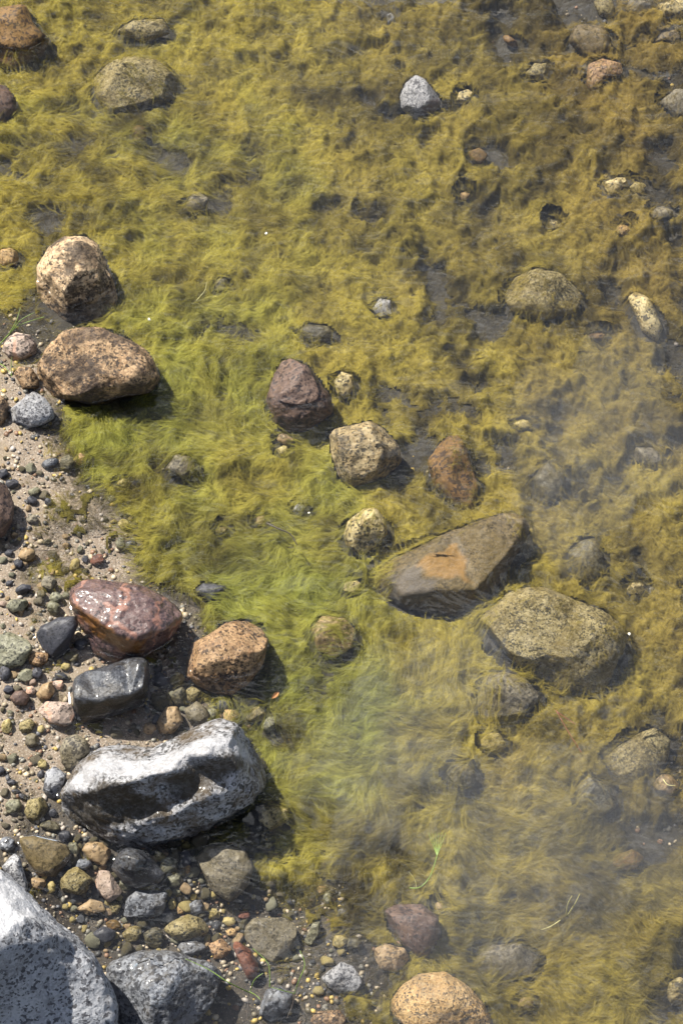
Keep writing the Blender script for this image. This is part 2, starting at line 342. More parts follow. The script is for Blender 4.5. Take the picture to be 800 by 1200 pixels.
# ------------------------------------------------------------------ ground: silt and sand
def axis(lo, hi, step, far):
    a = list(np.arange(lo, hi+1e-9, step)); g = step
    x = hi
    while x < far: g *= 1.35; x += g; a.append(x)
    g = step; x = lo
    while x > -far: g *= 1.35; x -= g; a.insert(0, x)
    return np.array(a)
gx, gy = axis(-1.0, 1.0, 0.008, 60), axis(-1.5, 1.75, 0.009, 60)
GX, GY = np.meshgrid(gx, gy); X, Y = GX.ravel(), GY.ravel()
GZ = bed(X, Y)
gpx, gpy = proj(X, Y, np.zeros_like(X)); gcl = (np.clip(gpx, -150, 950), np.clip(gpy, -150, 1350))
cov, brn, cmb, ang = amap_c(*gcl)
silt = np.clip(sstep(0.15, 0.6, cov+0.35*n2(X, Y, 9, 3, 4)), 0, 1)
silt = np.maximum(silt, 0.95*sstep(925, 975, gpy+60*n2(X, Y, 5, 8, 3)+.12*np.clip(gpx, 0, 400))); silt = np.maximum(silt, .8*sstep(170, 215, gpx+30*n2(X, Y, 9, 8, 3)))
nx_, ny_ = len(gx), len(gy)
ii = (np.arange(ny_-1)[:, None]*nx_+np.arange(nx_-1)[None, :]).ravel()
me = mesh_from('ground', np.stack([X, Y, GZ], 1), np.stack([ii, ii+1, ii+nx_+1, ii+nx_], 1))
film = sstep(.35, .75, cov)
colour_attr(me, 'silt', np.stack([silt, film, film], 1))
gm = bpy.data.materials.new('sand_and_silt'); nt = nodes(gm); L = nt.links.new
tc = mk(nt, 'ShaderNodeTexCoord'); av = mk(nt, 'ShaderNodeVertexColor', layer_name='silt')
def gnoise(s, d=6, r=0.6):
    n = mk(nt, 'ShaderNodeTexNoise', Scale=s, Detail=d, Roughness=r); L(tc.outputs['Object'], n.inputs['Vector']); return n.outputs['Fac']
sand = mix(nt, ramp(nt, gnoise(6), [(.35, 0.), (.7, 1.)]), (.185, .140, .098), (.255, .200, .148))
v = mk(nt, 'ShaderNodeTexVoronoi', Scale=420.0); L(tc.outputs['Object'], v.inputs['Vector']); s = mk(nt, 'ShaderNodeSeparateColor'); L(v.outputs['Color'], s.inputs[0])
sand = mix(nt, ramp(nt, s.outputs[0], [(.12, .7), (.2, 0.)]), sand, (.10, .085, .07)); sand = mix(nt, ramp(nt, s.outputs[1], [(.82, 0.), (.9, .7)]), sand, (.42, .37, .31))
sand = mix(nt, ramp(nt, gnoise(11, 8, .7), [(.52, 0.), (.66, .7)]), sand, (.22, .17, .10))
silt_c = mix(nt, ramp(nt, gnoise(14, 8, .7), [(.35, 0.), (.65, 1.)]), (.009, .007, .005), (.034, .025, .013))
silt_c = mix(nt, ramp(nt, s.outputs[1], [(.86, 0.), (.92, .6)]), silt_c, (.12, .09, .05))
sp_ = mk(nt, 'ShaderNodeSeparateColor'); L(av.outputs['Color'], sp_.inputs[0])
film_c = mix(nt, ramp(nt, gnoise(24, 9, .75), [(.35, 0.), (.65, 1.)]), (.008, .006, .003), (.030, .023, .009))
silt_c = mix(nt, sp_.outputs[1], silt_c, film_c)
c = mix(nt, sp_.outputs[0], sand, silt_c)
b = mk(nt, 'ShaderNodeBsdfPrincipled', Roughness=.65); L(c, b.inputs['Base Color'])
bp = mk(nt, 'ShaderNodeBump', Strength=.5, Distance=.004); L(gnoise(260, 4), bp.inputs['Height']); L(bp.outputs[0], b.inputs['Normal'])
o = mk(nt, 'ShaderNodeOutputMaterial'); L(b.outputs[0], o.inputs[0])
tag(link('ground', me, gm), kind='structure')

# ------------------------------------------------------------------ water: a slightly murky body filling the shallows
wb = bmesh.new(); bmesh.ops.create_cube(wb, size=1.0)
for v in wb.verts: v.co = Vector((v.co.x*110, v.co.y*110, (v.co.z-.5)*9.0))
wme = bpy.data.meshes.new('water'); wb.to_mesh(wme); wb.free()
wm = bpy.data.materials.new('murky_water'); nt = nodes(wm)
pv = mk(nt, 'ShaderNodeVolumePrincipled'); pv.inputs['Color'].default_value = (.66, .74, .92, 1); pv.inputs['Density'].default_value = 0.30
o = mk(nt, 'ShaderNodeOutputMaterial'); nt.links.new(pv.outputs[0], o.inputs['Volume'])
L = nt.links.new; tc = mk(nt, 'ShaderNodeTexCoord'); mp = mk(nt, 'ShaderNodeMapping'); mp.inputs['Rotation'].default_value = (0, 0, .5); mp.inputs['Scale'].default_value = (1.0, 2.0, 1.0); L(tc.outputs['Object'], mp.inputs[0])
r1 = mk(nt, 'ShaderNodeTexNoise', Scale=5.5, Detail=3.0, Roughness=.5, Distortion=.6); L(mp.outputs[0], r1.inputs['Vector'])
bp = mk(nt, 'ShaderNodeBump', Strength=1.0, Distance=.016); L(r1.outputs['Fac'], bp.inputs['Height'])
fr = mk(nt, 'ShaderNodeFresnel', IOR=1.333); L(bp.outputs[0], fr.inputs['Normal']); gl_ = mk(nt, 'ShaderNodeBsdfGlossy', Roughness=0.0); L(bp.outputs[0], gl_.inputs['Normal'])
tr = mk(nt, 'ShaderNodeBsdfTransparent'); ms = mk(nt, 'ShaderNodeMixShader'); L(fr.outputs[0], ms.inputs[0]); L(tr.outputs[0], ms.inputs[1]); L(gl_.outputs[0], ms.inputs[2]); L(ms.outputs[0], o.inputs['Surface'])
water = tag(link('water', wme, wm), kind='structure')

sm = bpy.data.materials.new('reflection_veil'); nt = nodes(sm)  # added veil volumes, standing in for cloud reflection on the water
pv = mk(nt, 'ShaderNodeVolumePrincipled'); pv.inputs['Color'].default_value = (.84, .88, .95, 1); pv.inputs['Density'].default_value = 1.15
o = mk(nt, 'ShaderNodeOutputMaterial'); nt.links.new(pv.outputs[0], o.inputs['Volume'])
def veil_mesh(sx, sy, sz):
    bm = bmesh.new(); bmesh.ops.create_icosphere(bm, subdivisions=4, radius=1.0); q = bpy.data.meshes.new('reflection_veil')
    for v in bm.verts:
        n_ = 1+.3*math.sin(v.co.x*3.1+sx*40)*math.cos(v.co.y*3.7+sy*30)+.12*math.sin(v.co.x*9+v.co.y*7); v.co = Vector((v.co.x*sx*n_, v.co.y*sy*n_, v.co.z*sz))
    bm.to_mesh(q); bm.free(); return q
for (px_, py_, sx, sy, a_, lb) in ((465, 850, .15, .34, -30, 'added milky veil in place of sky reflection over the bright green streak'), (630, 990, .42, .30, 12, 'broad added milky veil in place of sky reflection over lower right algae'), (700, 520, .20, .30, -20, 'thin added milky veil in place of sky reflection over brown algae at right')):
    o = link('reflection_veil', veil_mesh(sx, sy, .042), sm, loc=at(px_, py_, -.048)); o.rotation_euler = (0, 0, math.radians(a_)); tag(o, lb, 'silt cloud', kind='stuff')

# ------------------------------------------------------------------ rocks standing out of the water
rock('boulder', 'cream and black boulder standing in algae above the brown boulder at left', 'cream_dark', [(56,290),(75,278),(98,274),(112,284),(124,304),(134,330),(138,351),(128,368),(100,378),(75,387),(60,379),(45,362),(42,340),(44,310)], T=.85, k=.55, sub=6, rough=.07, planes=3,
     cps=[(70,300,.62),(95,290,.6),(60,335,.7),(85,325,.92),(108,310,.7),(105,345,.78),(80,355,.72),(60,360,.45),(120,345,.4),(95,368,.3)], crust_and_light=[((.030,.022,.017),.85,[(46,362),(62,368),(88,352),(112,352),(137,340),(128,370),(95,381),(70,389)]),((.04,.028,.02),.75,[(76,286),(98,279),(113,292),(116,312),(98,316),(84,304)])])
rock('boulder', 'wide brown boulder with dark patches between grey stone and cream boulder', 'tan_dark', [(44,430),(52,410),(72,390),(92,383),(120,384),(150,397),(172,412),(185,430),(188,445),(175,458),(150,466),(120,472),(95,476),(72,476),(58,466),(48,450)], T=.8, k=.55, sub=6, rough=.08, planes=4, crust_and_light=[((.03,.022,.016),.8,[(58,470),(85,462),(130,462),(170,446),(190,444),(176,460),(140,470),(90,480)]),((.05,.032,.022),.7,[(70,398),(95,384),(125,384),(160,402),(140,408),(105,398),(85,412)])])
rock('rock', 'grey and white speckled rock below the wide brown boulder', 'pale_grey', [(8,488),(14,476),(28,462),(40,459),(52,465),(63,480),(64,490),(50,498),(30,502),(12,496)], planes=4, k=.7)
rock('rock', 'pale tan rock beside the green grass sprig at left', 'pink_granite', [(2,408),(10,395),(20,389),(35,392),(44,404),(42,414),(30,420),(18,424),(6,420)], planes=4, k=.7)
rock('stone', 'brown streaked stone wedged between tan rock and grey speckled rock', 'tan_dark', [(16,438),(22,429),(36,430),(44,440),(46,452),(40,460),(28,458)], planes=3)
rock('stone', 'dark tan stone cut by the left edge beside the grey speckled rock', 'tan_dark', [(-14,465),(4,462),(10,472),(8,490),(0,500),(-14,496)], planes=3)
rock('rock', 'dark red brown rock cut by the left edge on the sand', 'purple_brown', [(-40,575),(-5,562),(8,570),(16,590),(15,610),(5,628),(-10,636),(-40,630)], T=.8, planes=2)
rock('boulder', 'wet purple boulder with shiny top and rusty lower band', 'purple_wet', [(81,702),(86,686),(100,679),(120,680),(140,683),(160,685),(176,692),(188,698),(200,705),(212,716),(215,724),(208,736),(198,750),(168,771),(145,777),(126,777),(112,768),(102,748),(90,724)], T=.9, k=.6, sub=6, rough=.03, ridge=.10,
     cps=[(92,694,.42),(120,690,.45),(150,692,.45),(182,702,.45),(85,705,.5),(110,719,.78),(138,737,.98),(158,745,1.0),(180,738,.92),(196,735,.7),(150,722,.86),(168,728,.84),(120,742,.45),(145,758,.5),(165,762,.5),(205,726,.4),(112,750,.25)], crust_and_light=[((.17,.075,.016),.9,[(81,704),(108,722),(136,741),(156,749),(176,744),(166,768),(140,764),(112,746),(94,726)])])
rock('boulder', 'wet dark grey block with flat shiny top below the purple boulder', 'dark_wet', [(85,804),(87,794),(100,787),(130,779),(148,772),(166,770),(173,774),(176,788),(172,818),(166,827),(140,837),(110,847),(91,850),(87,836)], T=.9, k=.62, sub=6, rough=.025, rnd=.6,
     cps=[(92,796,.62),(130,785,.62),(165,776,.62),(90,816,.86),(120,818,.9),(156,811,.9),(170,803,.84),(96,842,.28),(130,836,.28),(162,822,.28),(172,785,.5)], crust_and_light=[((.012,.010,.006),.92,[(88,822),(120,821),(156,814),(172,808),(170,820),(140,832),(112,843),(91,848)])])  # front face below the top edge is tinted darker than the rest
rock('boulder', 'rounded orange brown boulder right of the purple boulder', 'brown_orange', [(210,770),(221,756),(238,747),(263,730),(289,725),(308,732),(314,751),(308,779),(293,800),(272,815),(251,813),(229,802),(212,787)], T=.85, k=.6, sub=6, rough=.06, planes=4)
rock('boulder', 'large grey granite boulder with pale sunlit ridge and dark hollowed face', 'grey_ochre', [(70,928),(80,913),(97,891),(114,879),(134,875),(161,878),(178,879),(205,866),(235,851),(256,844),(273,847),(289,858),(306,884),(317,908),(311,923),(293,941),(249,968),(212,989),(178,997),(144,993),(111,978),(77,974),(72,948)], T=.9, k=.46, sub=6, rough=.04, ridge=.12, seed=5.3, planes=9, pdr=(.84, .95),
     cps=[(84,925,.50),(100,905,.62),(125,888,.50),(127,905,.88),(151,907,.92),(170,887,.55),(180,899,.94),(208,892,.96),(215,874,.55),(242,876,.94),(255,853,.40),(276,872,.84),(297,894,.66),(110,935,.55),(135,940,.42),(161,928,.52),(185,938,.56),(200,918,.44),(242,902,.40),(270,896,.46),(90,966,.14),(125,966,.30),(160,966,.46),(195,953,.58),(235,933,.60),(276,914,.52),(300,908,.42),(180,982,.28),(235,955,.34),(285,930,.3)], crust_and_light=[((.024,.017,.008),.92,[(76,944),(100,926),(122,914),(150,918),(165,930),(190,942),(200,952),(150,967),(110,972),(78,972)]),((.035,.026,.016),.85,[(190,912),(215,902),(245,888),(276,884),(290,898),(262,914),(232,930),(205,940)]),((.46,.46,.48),.6,[(72,925),(100,896),(126,884),(160,892),(182,890),(206,880),(240,866),(272,862),(294,880),(300,900),(285,890),(262,880),(240,886),(208,900),(180,908),(150,912),(122,908),(92,926)])])  # pale tint paints sunlight onto the ridge; dark tints are wet crust
rock('boulder', 'huge pale granite boulder with sunlit white top filling the bottom left corner', 'white_grey', [(-120,1060),(-60,1010),(-15,1014),(0,1020),(21,1040),(46,1066),(88,1106),(116,1138),(133,1173),(137,1200),(125,1260),(70,1310),(-40,1320),(-120,1250)], T=.75, k=.6, sub=6, rough=.03, ridge=.06, seed=2.2, planes=8, pdr=(.86, .96),
     cps=[(-60,1030,.35),(-5,1030,.30),(20,1052,.40),(46,1074,.52),(0,1095,.84),(-60,1120,.98),(60,1105,.30),(30,1140,.38),(90,1140,.07),(112,1175,.03),(60,1190,.07),(0,1180,.20),(60,1250,.03),(-40,1250,.08)], crust_and_light=[((.58,.58,.60),.8,[(-60,1008),(0,1018),(24,1038),(48,1068),(20,1088),(-10,1104),(-70,1130)])])  # sunlight on the top facet painted in as a white tint
rock('boulder', 'blue grey angular boulder with bright triangular facet at the bottom', 'blue_grey', [(124,1132),(140,1124),(161,1117),(196,1117),(217,1121),(245,1131),(261,1140),(253,1167),(242,1185),(224,1205),(180,1228),(146,1212),(134,1180),(128,1155)], T=.8, k=.62, sub=6, rough=.03, ridge=.08, seed=8.1, planes=8, pdr=(.84, .95),
     cps=[(140,1130,.22),(163,1122,.28),(213,1125,.40),(188,1152,.86),(183,1185,.80),(180,1210,.5),(140,1155,.13),(155,1185,.20),(240,1140,.10),(225,1170,.16),(238,1165,.08)])
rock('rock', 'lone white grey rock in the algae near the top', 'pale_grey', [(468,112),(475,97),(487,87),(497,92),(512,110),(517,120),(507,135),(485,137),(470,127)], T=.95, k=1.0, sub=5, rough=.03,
     cps=[(478,104,.5),(488,94,.5),(499,100,.66),(502,122,.85),(488,130,.6),(476,124,.5),(512,122,.3)], crust_and_light=[((.09,.05,.045),.8,[(500,118),(514,114),(519,122),(507,137),(488,138)])])  # shade on the lower right side painted in, with its reddish colour
rock('rock', 'dark purple brown rounded rock in the middle of the algae', 'purple_brown', [(312,465),(321,439),(331,422),(340,420),(359,427),(374,446),(387,465),(391,484),(374,495),(355,506),(336,504),(317,491),(310,480)], T=.85, k=.75, sub=6, rough=.07, planes=2, seed=77.0)
rock('rock', 'black streaked tan rock right of the dark rounded rock', 'striped_tan', [(385,510),(392,502),(434,493),(449,502),(467,521),(471,540),(452,559),(411,572),(396,559),(389,536)], T=.85, k=.8, sub=6, rough=.04, rnd=.65,
     cps=[(395,512,.6),(432,500,.62),(448,528,.72),(440,553,.66),(412,562,.5),(398,540,.66),(420,530,.74),(460,530,.35)])
rock('rock', 'small yellow rock with black speckles wrapped in green algae', 'yellow_black', [(402,626),(407,611),(426,596),(441,595),(452,611),(454,626),(441,641),(422,652),(406,641)], T=.85, k=.8, planes=2, clear=.7)

# ------------------------------------------------------------------ rocks lying under water
UNDER[0] = True
rock('stone', 'small ochre stone between the dark rounded rock and the algae', 'yellow_black', [(391,446),(400,435),(413,439),(415,454),(404,469),(394,461)], clear=.8)
rock('boulder', 'long brown submerged slab with orange patch', 'slab_brown', [(436,675),(450,661),(489,641),(530,622),(563,609),(590,600),(610,601),(622,615),(619,628),(601,656),(585,686),(563,711),(541,727),(513,730),(475,722),(450,708),(439,689)], T=.6, k=.55, sub=6, rough=.03, ridge=.03,
     cps=[(452,673,.42),(500,648,.45),(560,622,.42),(608,612,.34),(470,697,.6),(513,690,.64),(557,690,.56),(592,648,.52),(480,712,.3),(530,715,.28),(610,628,.25)], clear=.88, crust_and_light=[((.26,.15,.045),.85,[(484,668),(500,652),(535,638),(548,652),(543,668),(556,684),(535,676),(512,680),(496,672)]),((.11,.095,.08),.8,[(446,676),(484,664),(498,676),(515,684),(500,698),(462,704)])])
rock('boulder', 'broad speckled granite boulder under water with algae round its edge', 'olive_granite', [(554,738),(566,720),(590,699),(611,688),(640,688),(676,704),(708,715),(732,736),(734,757),(724,772),(718,796),(697,817),(676,809),(653,815),(629,796),(603,788),(574,775),(561,759)], T=.6, k=.5, sub=6, rough=.05, planes=2,
     cps=[(590,715,.42),(640,705,.45),(700,735,.42),(715,765,.36),(680,795,.3),(620,770,.42),(580,755,.36),(650,750,.58)], clear=.8)
rock('rock', 'squarish grey olive rock under water below the broad speckled boulder', 'mud_grey', [(561,806),(569,791),(592,788),(616,795),(633,817),(627,827),(603,851),(566,848),(559,827)], T=.6, k=.6, planes=3, clear=.85)
rock('rock', 'pale tan rock under water left of the long slab', 'tan_plain', [(364,737),(377,722),(403,724),(416,737),(413,758),(392,772),(371,761)], T=.6, k=.5, planes=3, clear=.7)
rock('boulder', 'orange and black speckled boulder cut by the bottom edge', 'orange_speck', [(456,1175),(468,1158),(492,1142),(522,1140),(546,1155),(567,1178),(576,1196),(574,1225),(520,1240),(465,1215)], T=.7, k=.7, sub=6, planes=3)
rock('rock', 'brown rounded rock under water above the orange speckled boulder', 'purple_brown', [(450,1068),(468,1060),(495,1061),(513,1076),(516,1094),(501,1121),(489,1122),(468,1105),(455,1088)], T=.8, k=.7, planes=2, sub=6)
rock('stone', 'tan flat stone touching the brown rounded underwater rock', 'tan_plain', [(435,1115),(450,1106),(474,1112),(480,1124),(465,1140),(445,1136)], T=.6, k=.9, planes=3)
rock('stone', 'white and black angular stone near the bottom, left of orange boulder', 'pale_grey', [(376,1146),(399,1128),(414,1133),(425,1151),(417,1163),(396,1164),(384,1157)], T=.7, planes=4)
rock('stone', 'narrow pale upright stone right of the spotted grey slab', 'olive_grey', [(356,1104),(366,1082),(375,1080),(375,1094),(364,1109)], T=.7, planes=2)
rock('rock', 'grey slab with dark spots under shallow water near the bottom', 'mud_grey', [(287,1087),(296,1077),(337,1076),(349,1087),(344,1112),(319,1132),(301,1116),(287,1101)], T=.5, k=.6, planes=3)
rock('stone', 'long rusty red stone beside the spotted grey slab', 'red_stone', [(271,1104),(276,1103),(294,1114),(303,1132),(301,1146),(292,1150),(281,1130)], T=.8, k=.8, planes=2)
rock('rock', 'blue grey rock at the bottom between stems and red stone', 'blue_grey', [(300,1186),(310,1161),(328,1157),(343,1166),(339,1184),(317,1199)], T=.7, planes=4)
rock('rock', 'reddish speckled rock half cut by the bottom edge', 'tan_dark', [(363,1197),(370,1186),(398,1184),(406,1195),(400,1212),(370,1212)], planes=2)
rock('stone', 'tan crumbly stone left of the rusty red stone', 'brown_orange', [(244,1107),(260,1100),(272,1112),(265,1123),(251,1125)], planes=4)
rock('rock', 'pale olive oval granite stone above the angular boulder', 'olive_granite', [(191,1090),(198,1082),(220,1072),(238,1078),(248,1088),(238,1100),(206,1103)], T=.7, planes=4)
rock('rock', 'dark blue grey rectangular rock among the stones at lower left', 'blue_grey', [(145,1074),(148,1054),(160,1043),(196,1046),(192,1074)], T=.7, planes=4, rnd=.6)
rock('rock', 'dark wet rock with a shiny tip poking through the water', 'dark_wet', [(130,1018),(138,1000),(148,994),(162,996),(180,1010),(194,1026),(186,1036),(160,1042),(144,1034)], T=1.0, k=.8, sub=6, rough=.03,
     cps=[(142,1003,.5),(152,1000,.75),(165,1004,.8),(160,1012,.8),(140,1018,.4),(178,1022,.3),(160,1032,.25)])
rock('rock', 'broad dark flat rock under rippled water below the grey granite boulder', 'mud_grey', [(226,1008),(240,992),(264,990),(288,998),(298,1016),(292,1038),(270,1058),(250,1046),(232,1026)], T=.45, k=.6, planes=2, sub=6)
rock('rock', 'tan lumpy stone left of the dark wet rock', 'tan_plain', [(94,994),(104,987),(120,988),(132,999),(122,1016),(106,1008)], planes=4)
rock('rock', 'grey speckled angular stone right of the dark brown slab', 'olive_granite', [(65,1036),(80,1020),(90,1016),(108,1030),(100,1048),(80,1050)], planes=5)
rock('rock', 'reddish grey speckled stone below the tan lumpy stone', 'pink_granite', [(111,1034),(116,1020),(128,1021),(144,1046),(130,1058),(118,1054)], planes=5)
rock('stone', 'pale cream stone below the speckled angular stone', 'tan_plain', [(88,1066),(106,1053),(120,1058),(124,1068),(100,1074)], planes=4)
rock('rock', 'dark brown flat slab under shallow water at lower left', 'slab_brown', [(22,982),(40,980),(78,990),(86,1006),(66,1028),(44,1026),(30,1006)], T=.5, k=.7, planes=3, sub=6)
rock('rock', 'pale triangular stone leaning by the huge white topped boulder', 'pale_grey', [(2,1016),(16,1000),(22,1004),(33,1038),(30,1050),(12,1028)], T=.6, k=.9, planes=3)
rock('stone', 'round grey stone between pink stone and large granite boulder', 'mud_grey', [(70,878),(76,865),(88,860),(102,868),(106,882),(94,898),(80,903),(72,894)], T=.8, planes=1)
rock('stone', 'bright white smooth stone at the left end of the large granite boulder', 'white_grey', [(50,926),(54,904),(64,898),(78,908),(74,928),(70,935),(56,936)], T=.8, planes=2)
rock('stone', 'flat pinkish granite stone left of the wet dark block', 'pink_granite', [(43,830),(52,822),(84,824),(88,838),(84,848),(76,852),(58,848)], T=.7, planes=3)
rock('stone', 'smooth tan stone above the flat pinkish granite stone', 'tan_plain', [(42,814),(50,802),(60,799),(65,810),(58,820),(46,820)], T=.8, planes=1)
rock('stone', 'dark purple round stone on the sand at left', 'purple_brown', [(11,818),(18,810),(28,809),(35,818),(30,827),(18,826)], T=.9)
rock('rock', 'black angular rock with a chipped corner left of the purple boulder', 'black_slate', [(42,744),(48,734),(68,724),(88,722),(92,732),(82,752),(80,760),(70,774),(62,772),(50,760)], T=.6, k=.9, sub=6, rough=.03, planes=2, rnd=.6)
rock('stone', 'reddish tan stone below the black angular rock', 'brown_orange', [(32,770),(40,764),(57,765),(56,776),(46,782),(35,778)], T=.8, planes=3)
rock('rock', 'flat grey schist rock at the left edge', 'olive_grey', [(-12,748),(12,740),(32,749),(40,760),(26,780),(4,785),(-12,780)], T=.5, k=.7, planes=3)
rock('stone', 'dark grey stone in green algae right of the purple boulder', 'black_slate', [(227,692),(238,683),(270,686),(269,700),(246,707)], T=.7, planes=3)
rock('stone', 'round tan stone above the large granite boulder', 'tan_plain', [(183,847),(195,828),(208,828),(215,845),(204,860),(187,860)], T=.85, planes=1)
rock('rock', 'large pale granite rock with reddish top under water at upper left', 'olive_granite', [(108,90),(125,76),(150,66),(185,70),(211,93),(205,115),(175,125),(127,135),(113,115)], T=.6, k=.6, sub=6, planes=3, clear=.75)
rock('rock', 'oval olive rock at the top, above the large pale granite rock', 'olive_granite', [(135,37),(155,24),(192,22),(200,38),(170,50)], T=.6, k=.6, clear=.7)
rock('rock', 'brown rock in the top left corner', 'rust', [(-25,12),(30,6),(42,30),(58,46),(50,64),(15,82),(-25,82)], T=.7, k=.6, planes=3, clear=.7)
rock('rock', 'dusky purple rock cut by the left edge near the top', 'purple_brown', [(-25,100),(5,98),(18,115),(20,130),(5,145),(-25,146)], T=.7, planes=2)
rock('boulder', 'rusty orange boulder under water above the long slab', 'rust', [(500,540),(512,520),(524,510),(537,508),(548,530),(560,569),(554,604),(530,592),(508,570)], T=.6, k=.55, sub=6, planes=3, clear=.8)
rock('rock', 'algae covered boulder with a pale bald top at upper right', 'olive_granite', [(588,345),(600,325),(628,314),(660,322),(682,345),(676,366),(640,376),(602,368)], T=.65, k=.75, planes=2, clear=.22)
rock('rock', 'pale yellow rock half buried in algae near the right edge', 'yellow_black', [(735,348),(748,338),(762,352),(776,385),(770,402),(752,388)], T=.5, k=.5, planes=3, clear=.45)
rock('rock', 'dark speckled rock in brown algae above the long slab tip', 'dark_olive', [(624,561),(634,545),(650,535),(662,552),(660,580),(640,597),(628,584)], T=.6, k=.6, planes=3, clear=.6)
rock('rock', 'shadowy dark rock in brown algae right of the long slab', 'dark_olive', [(665,648),(680,634),(697,630),(707,650),(704,675),(688,694),(672,676)], T=.6, k=.5, planes=2, clear=.6)
rock('rock', 'dark ribbed rock showing through brown algae at lower right', 'dark_olive', [(672,925),(690,910),(715,922),(722,946),(704,958),(680,952)], T=.6, k=.6, planes=3, clear=.75)
rock('rock', 'ochre crumbly rock at the right side below the broad boulder', 'olive_granite', [(706,892),(728,868),(768,852),(786,868),(782,892),(752,912),(722,914)], T=.4, k=.35, planes=3, clear=.3)
rock('rock', 'flat grey rock deep under hazy water right of the orange boulder', 'mud_grey', [(552,1125),(575,1108),(610,1106),(632,1124),(624,1146),(590,1150),(562,1144)], T=.45, k=.4, planes=1, clear=.6)
rock('rock', 'black rough rock poking out of algae left of the submerged squarish rock', 'dark_olive', [(522,905),(530,894),(548,896),(560,908),(556,922),(534,924)], T=.7, k=.7, planes=3, clear=.7)
rock('stone', 'round ochre stone under the submerged squarish rock', 'sulphur', ell(578, 870, 15, 12), T=.7, clear=.7)
rock('stone', 'small dark speckled stone in algae above the dark rounded rock', 'dark_olive', [(350,387),(360,378),(380,380),(392,388),(386,400),(360,401)], planes=3, clear=.8)
rock('stone', 'small pale speckled stone in algae left of centre top', 'pale_grey', [(436,362),(445,349),(458,352),(460,370),(448,375)], planes=3, clear=.6)
rock('stone', 'tan grey pointed stone in algae below the large pale granite rock', 'mud_grey', [(213,248),(228,222),(245,232),(241,246),(224,251)], planes=2, clear=.75)
rock('stone', 'small rusty stone below the large pale granite rock', 'rust', ell(163, 157, 9, 11), clear=.7)
rock('stone', 'tan patchy stone in green filaments below the wide brown boulder', 'mud_grey', [(193,550),(206,532),(222,535),(232,552),(215,562)], T=.6, clear=.6)
rock('stone', 'tan knobby stone right of the large granite boulder', 'yellow_black', ell(321, 957, 17, 15), T=.8, planes=2, clear=.9)
rock('rock', 'pale speckled rock at the top edge, right of centre', 'olive_granite', [(695,2),(704,-8),(718,-2),(723,14),(714,21),(702,18)], clear=.6, planes=2)
rock('rock', 'yellowish mottled rock in the top right corner', 'yellow_black', [(762,16),(772,4),(800,-6),(830,0),(824,18),(790,21)], clear=.7, planes=2, T=.5)
rock('rock', 'grey lumpy rock at the top edge near the right corner', 'mud_grey', ell(747, 9, 15, 10), clear=.6, planes=2)
rock('stone', 'white chip of stone lying on a brown submerged rock, upper right', 'white_grey', [(682,50),(687,43),(696,46),(702,51),(690,54)], clear=1, T=.6, k=2.0)
rock('rock', 'brown rock with orange end under water at upper right', 'brown_orange', [(686,98),(689,75),(705,68),(728,74),(730,86),(712,92),(698,106),(690,108)], T=.6, k=.7, clear=.6, planes=2)
rock('stone', 'pale wedge shaped stone under water near the right edge', 'yellow_black', [(704,214),(722,208),(740,208),(726,224),(714,232)], clear=.9, planes=3)
rock('stone', 'small rounded yellow stone beside the pale wedge shaped stone', 'sulphur', ell(747, 220, 10, 8), clear=.9)
rock('rock', 'long brown rock in the upper right shallows', 'slab_brown', [(765,50),(775,38),(792,34),(798,46),(786,52),(776,48)], clear=.6)
rock('rock', 'dull sandy flat rock by the right edge near the top', 'mud_grey', [(772,120),(790,104),(825,104),(825,136),(790,138)], clear=.6, T=.4)
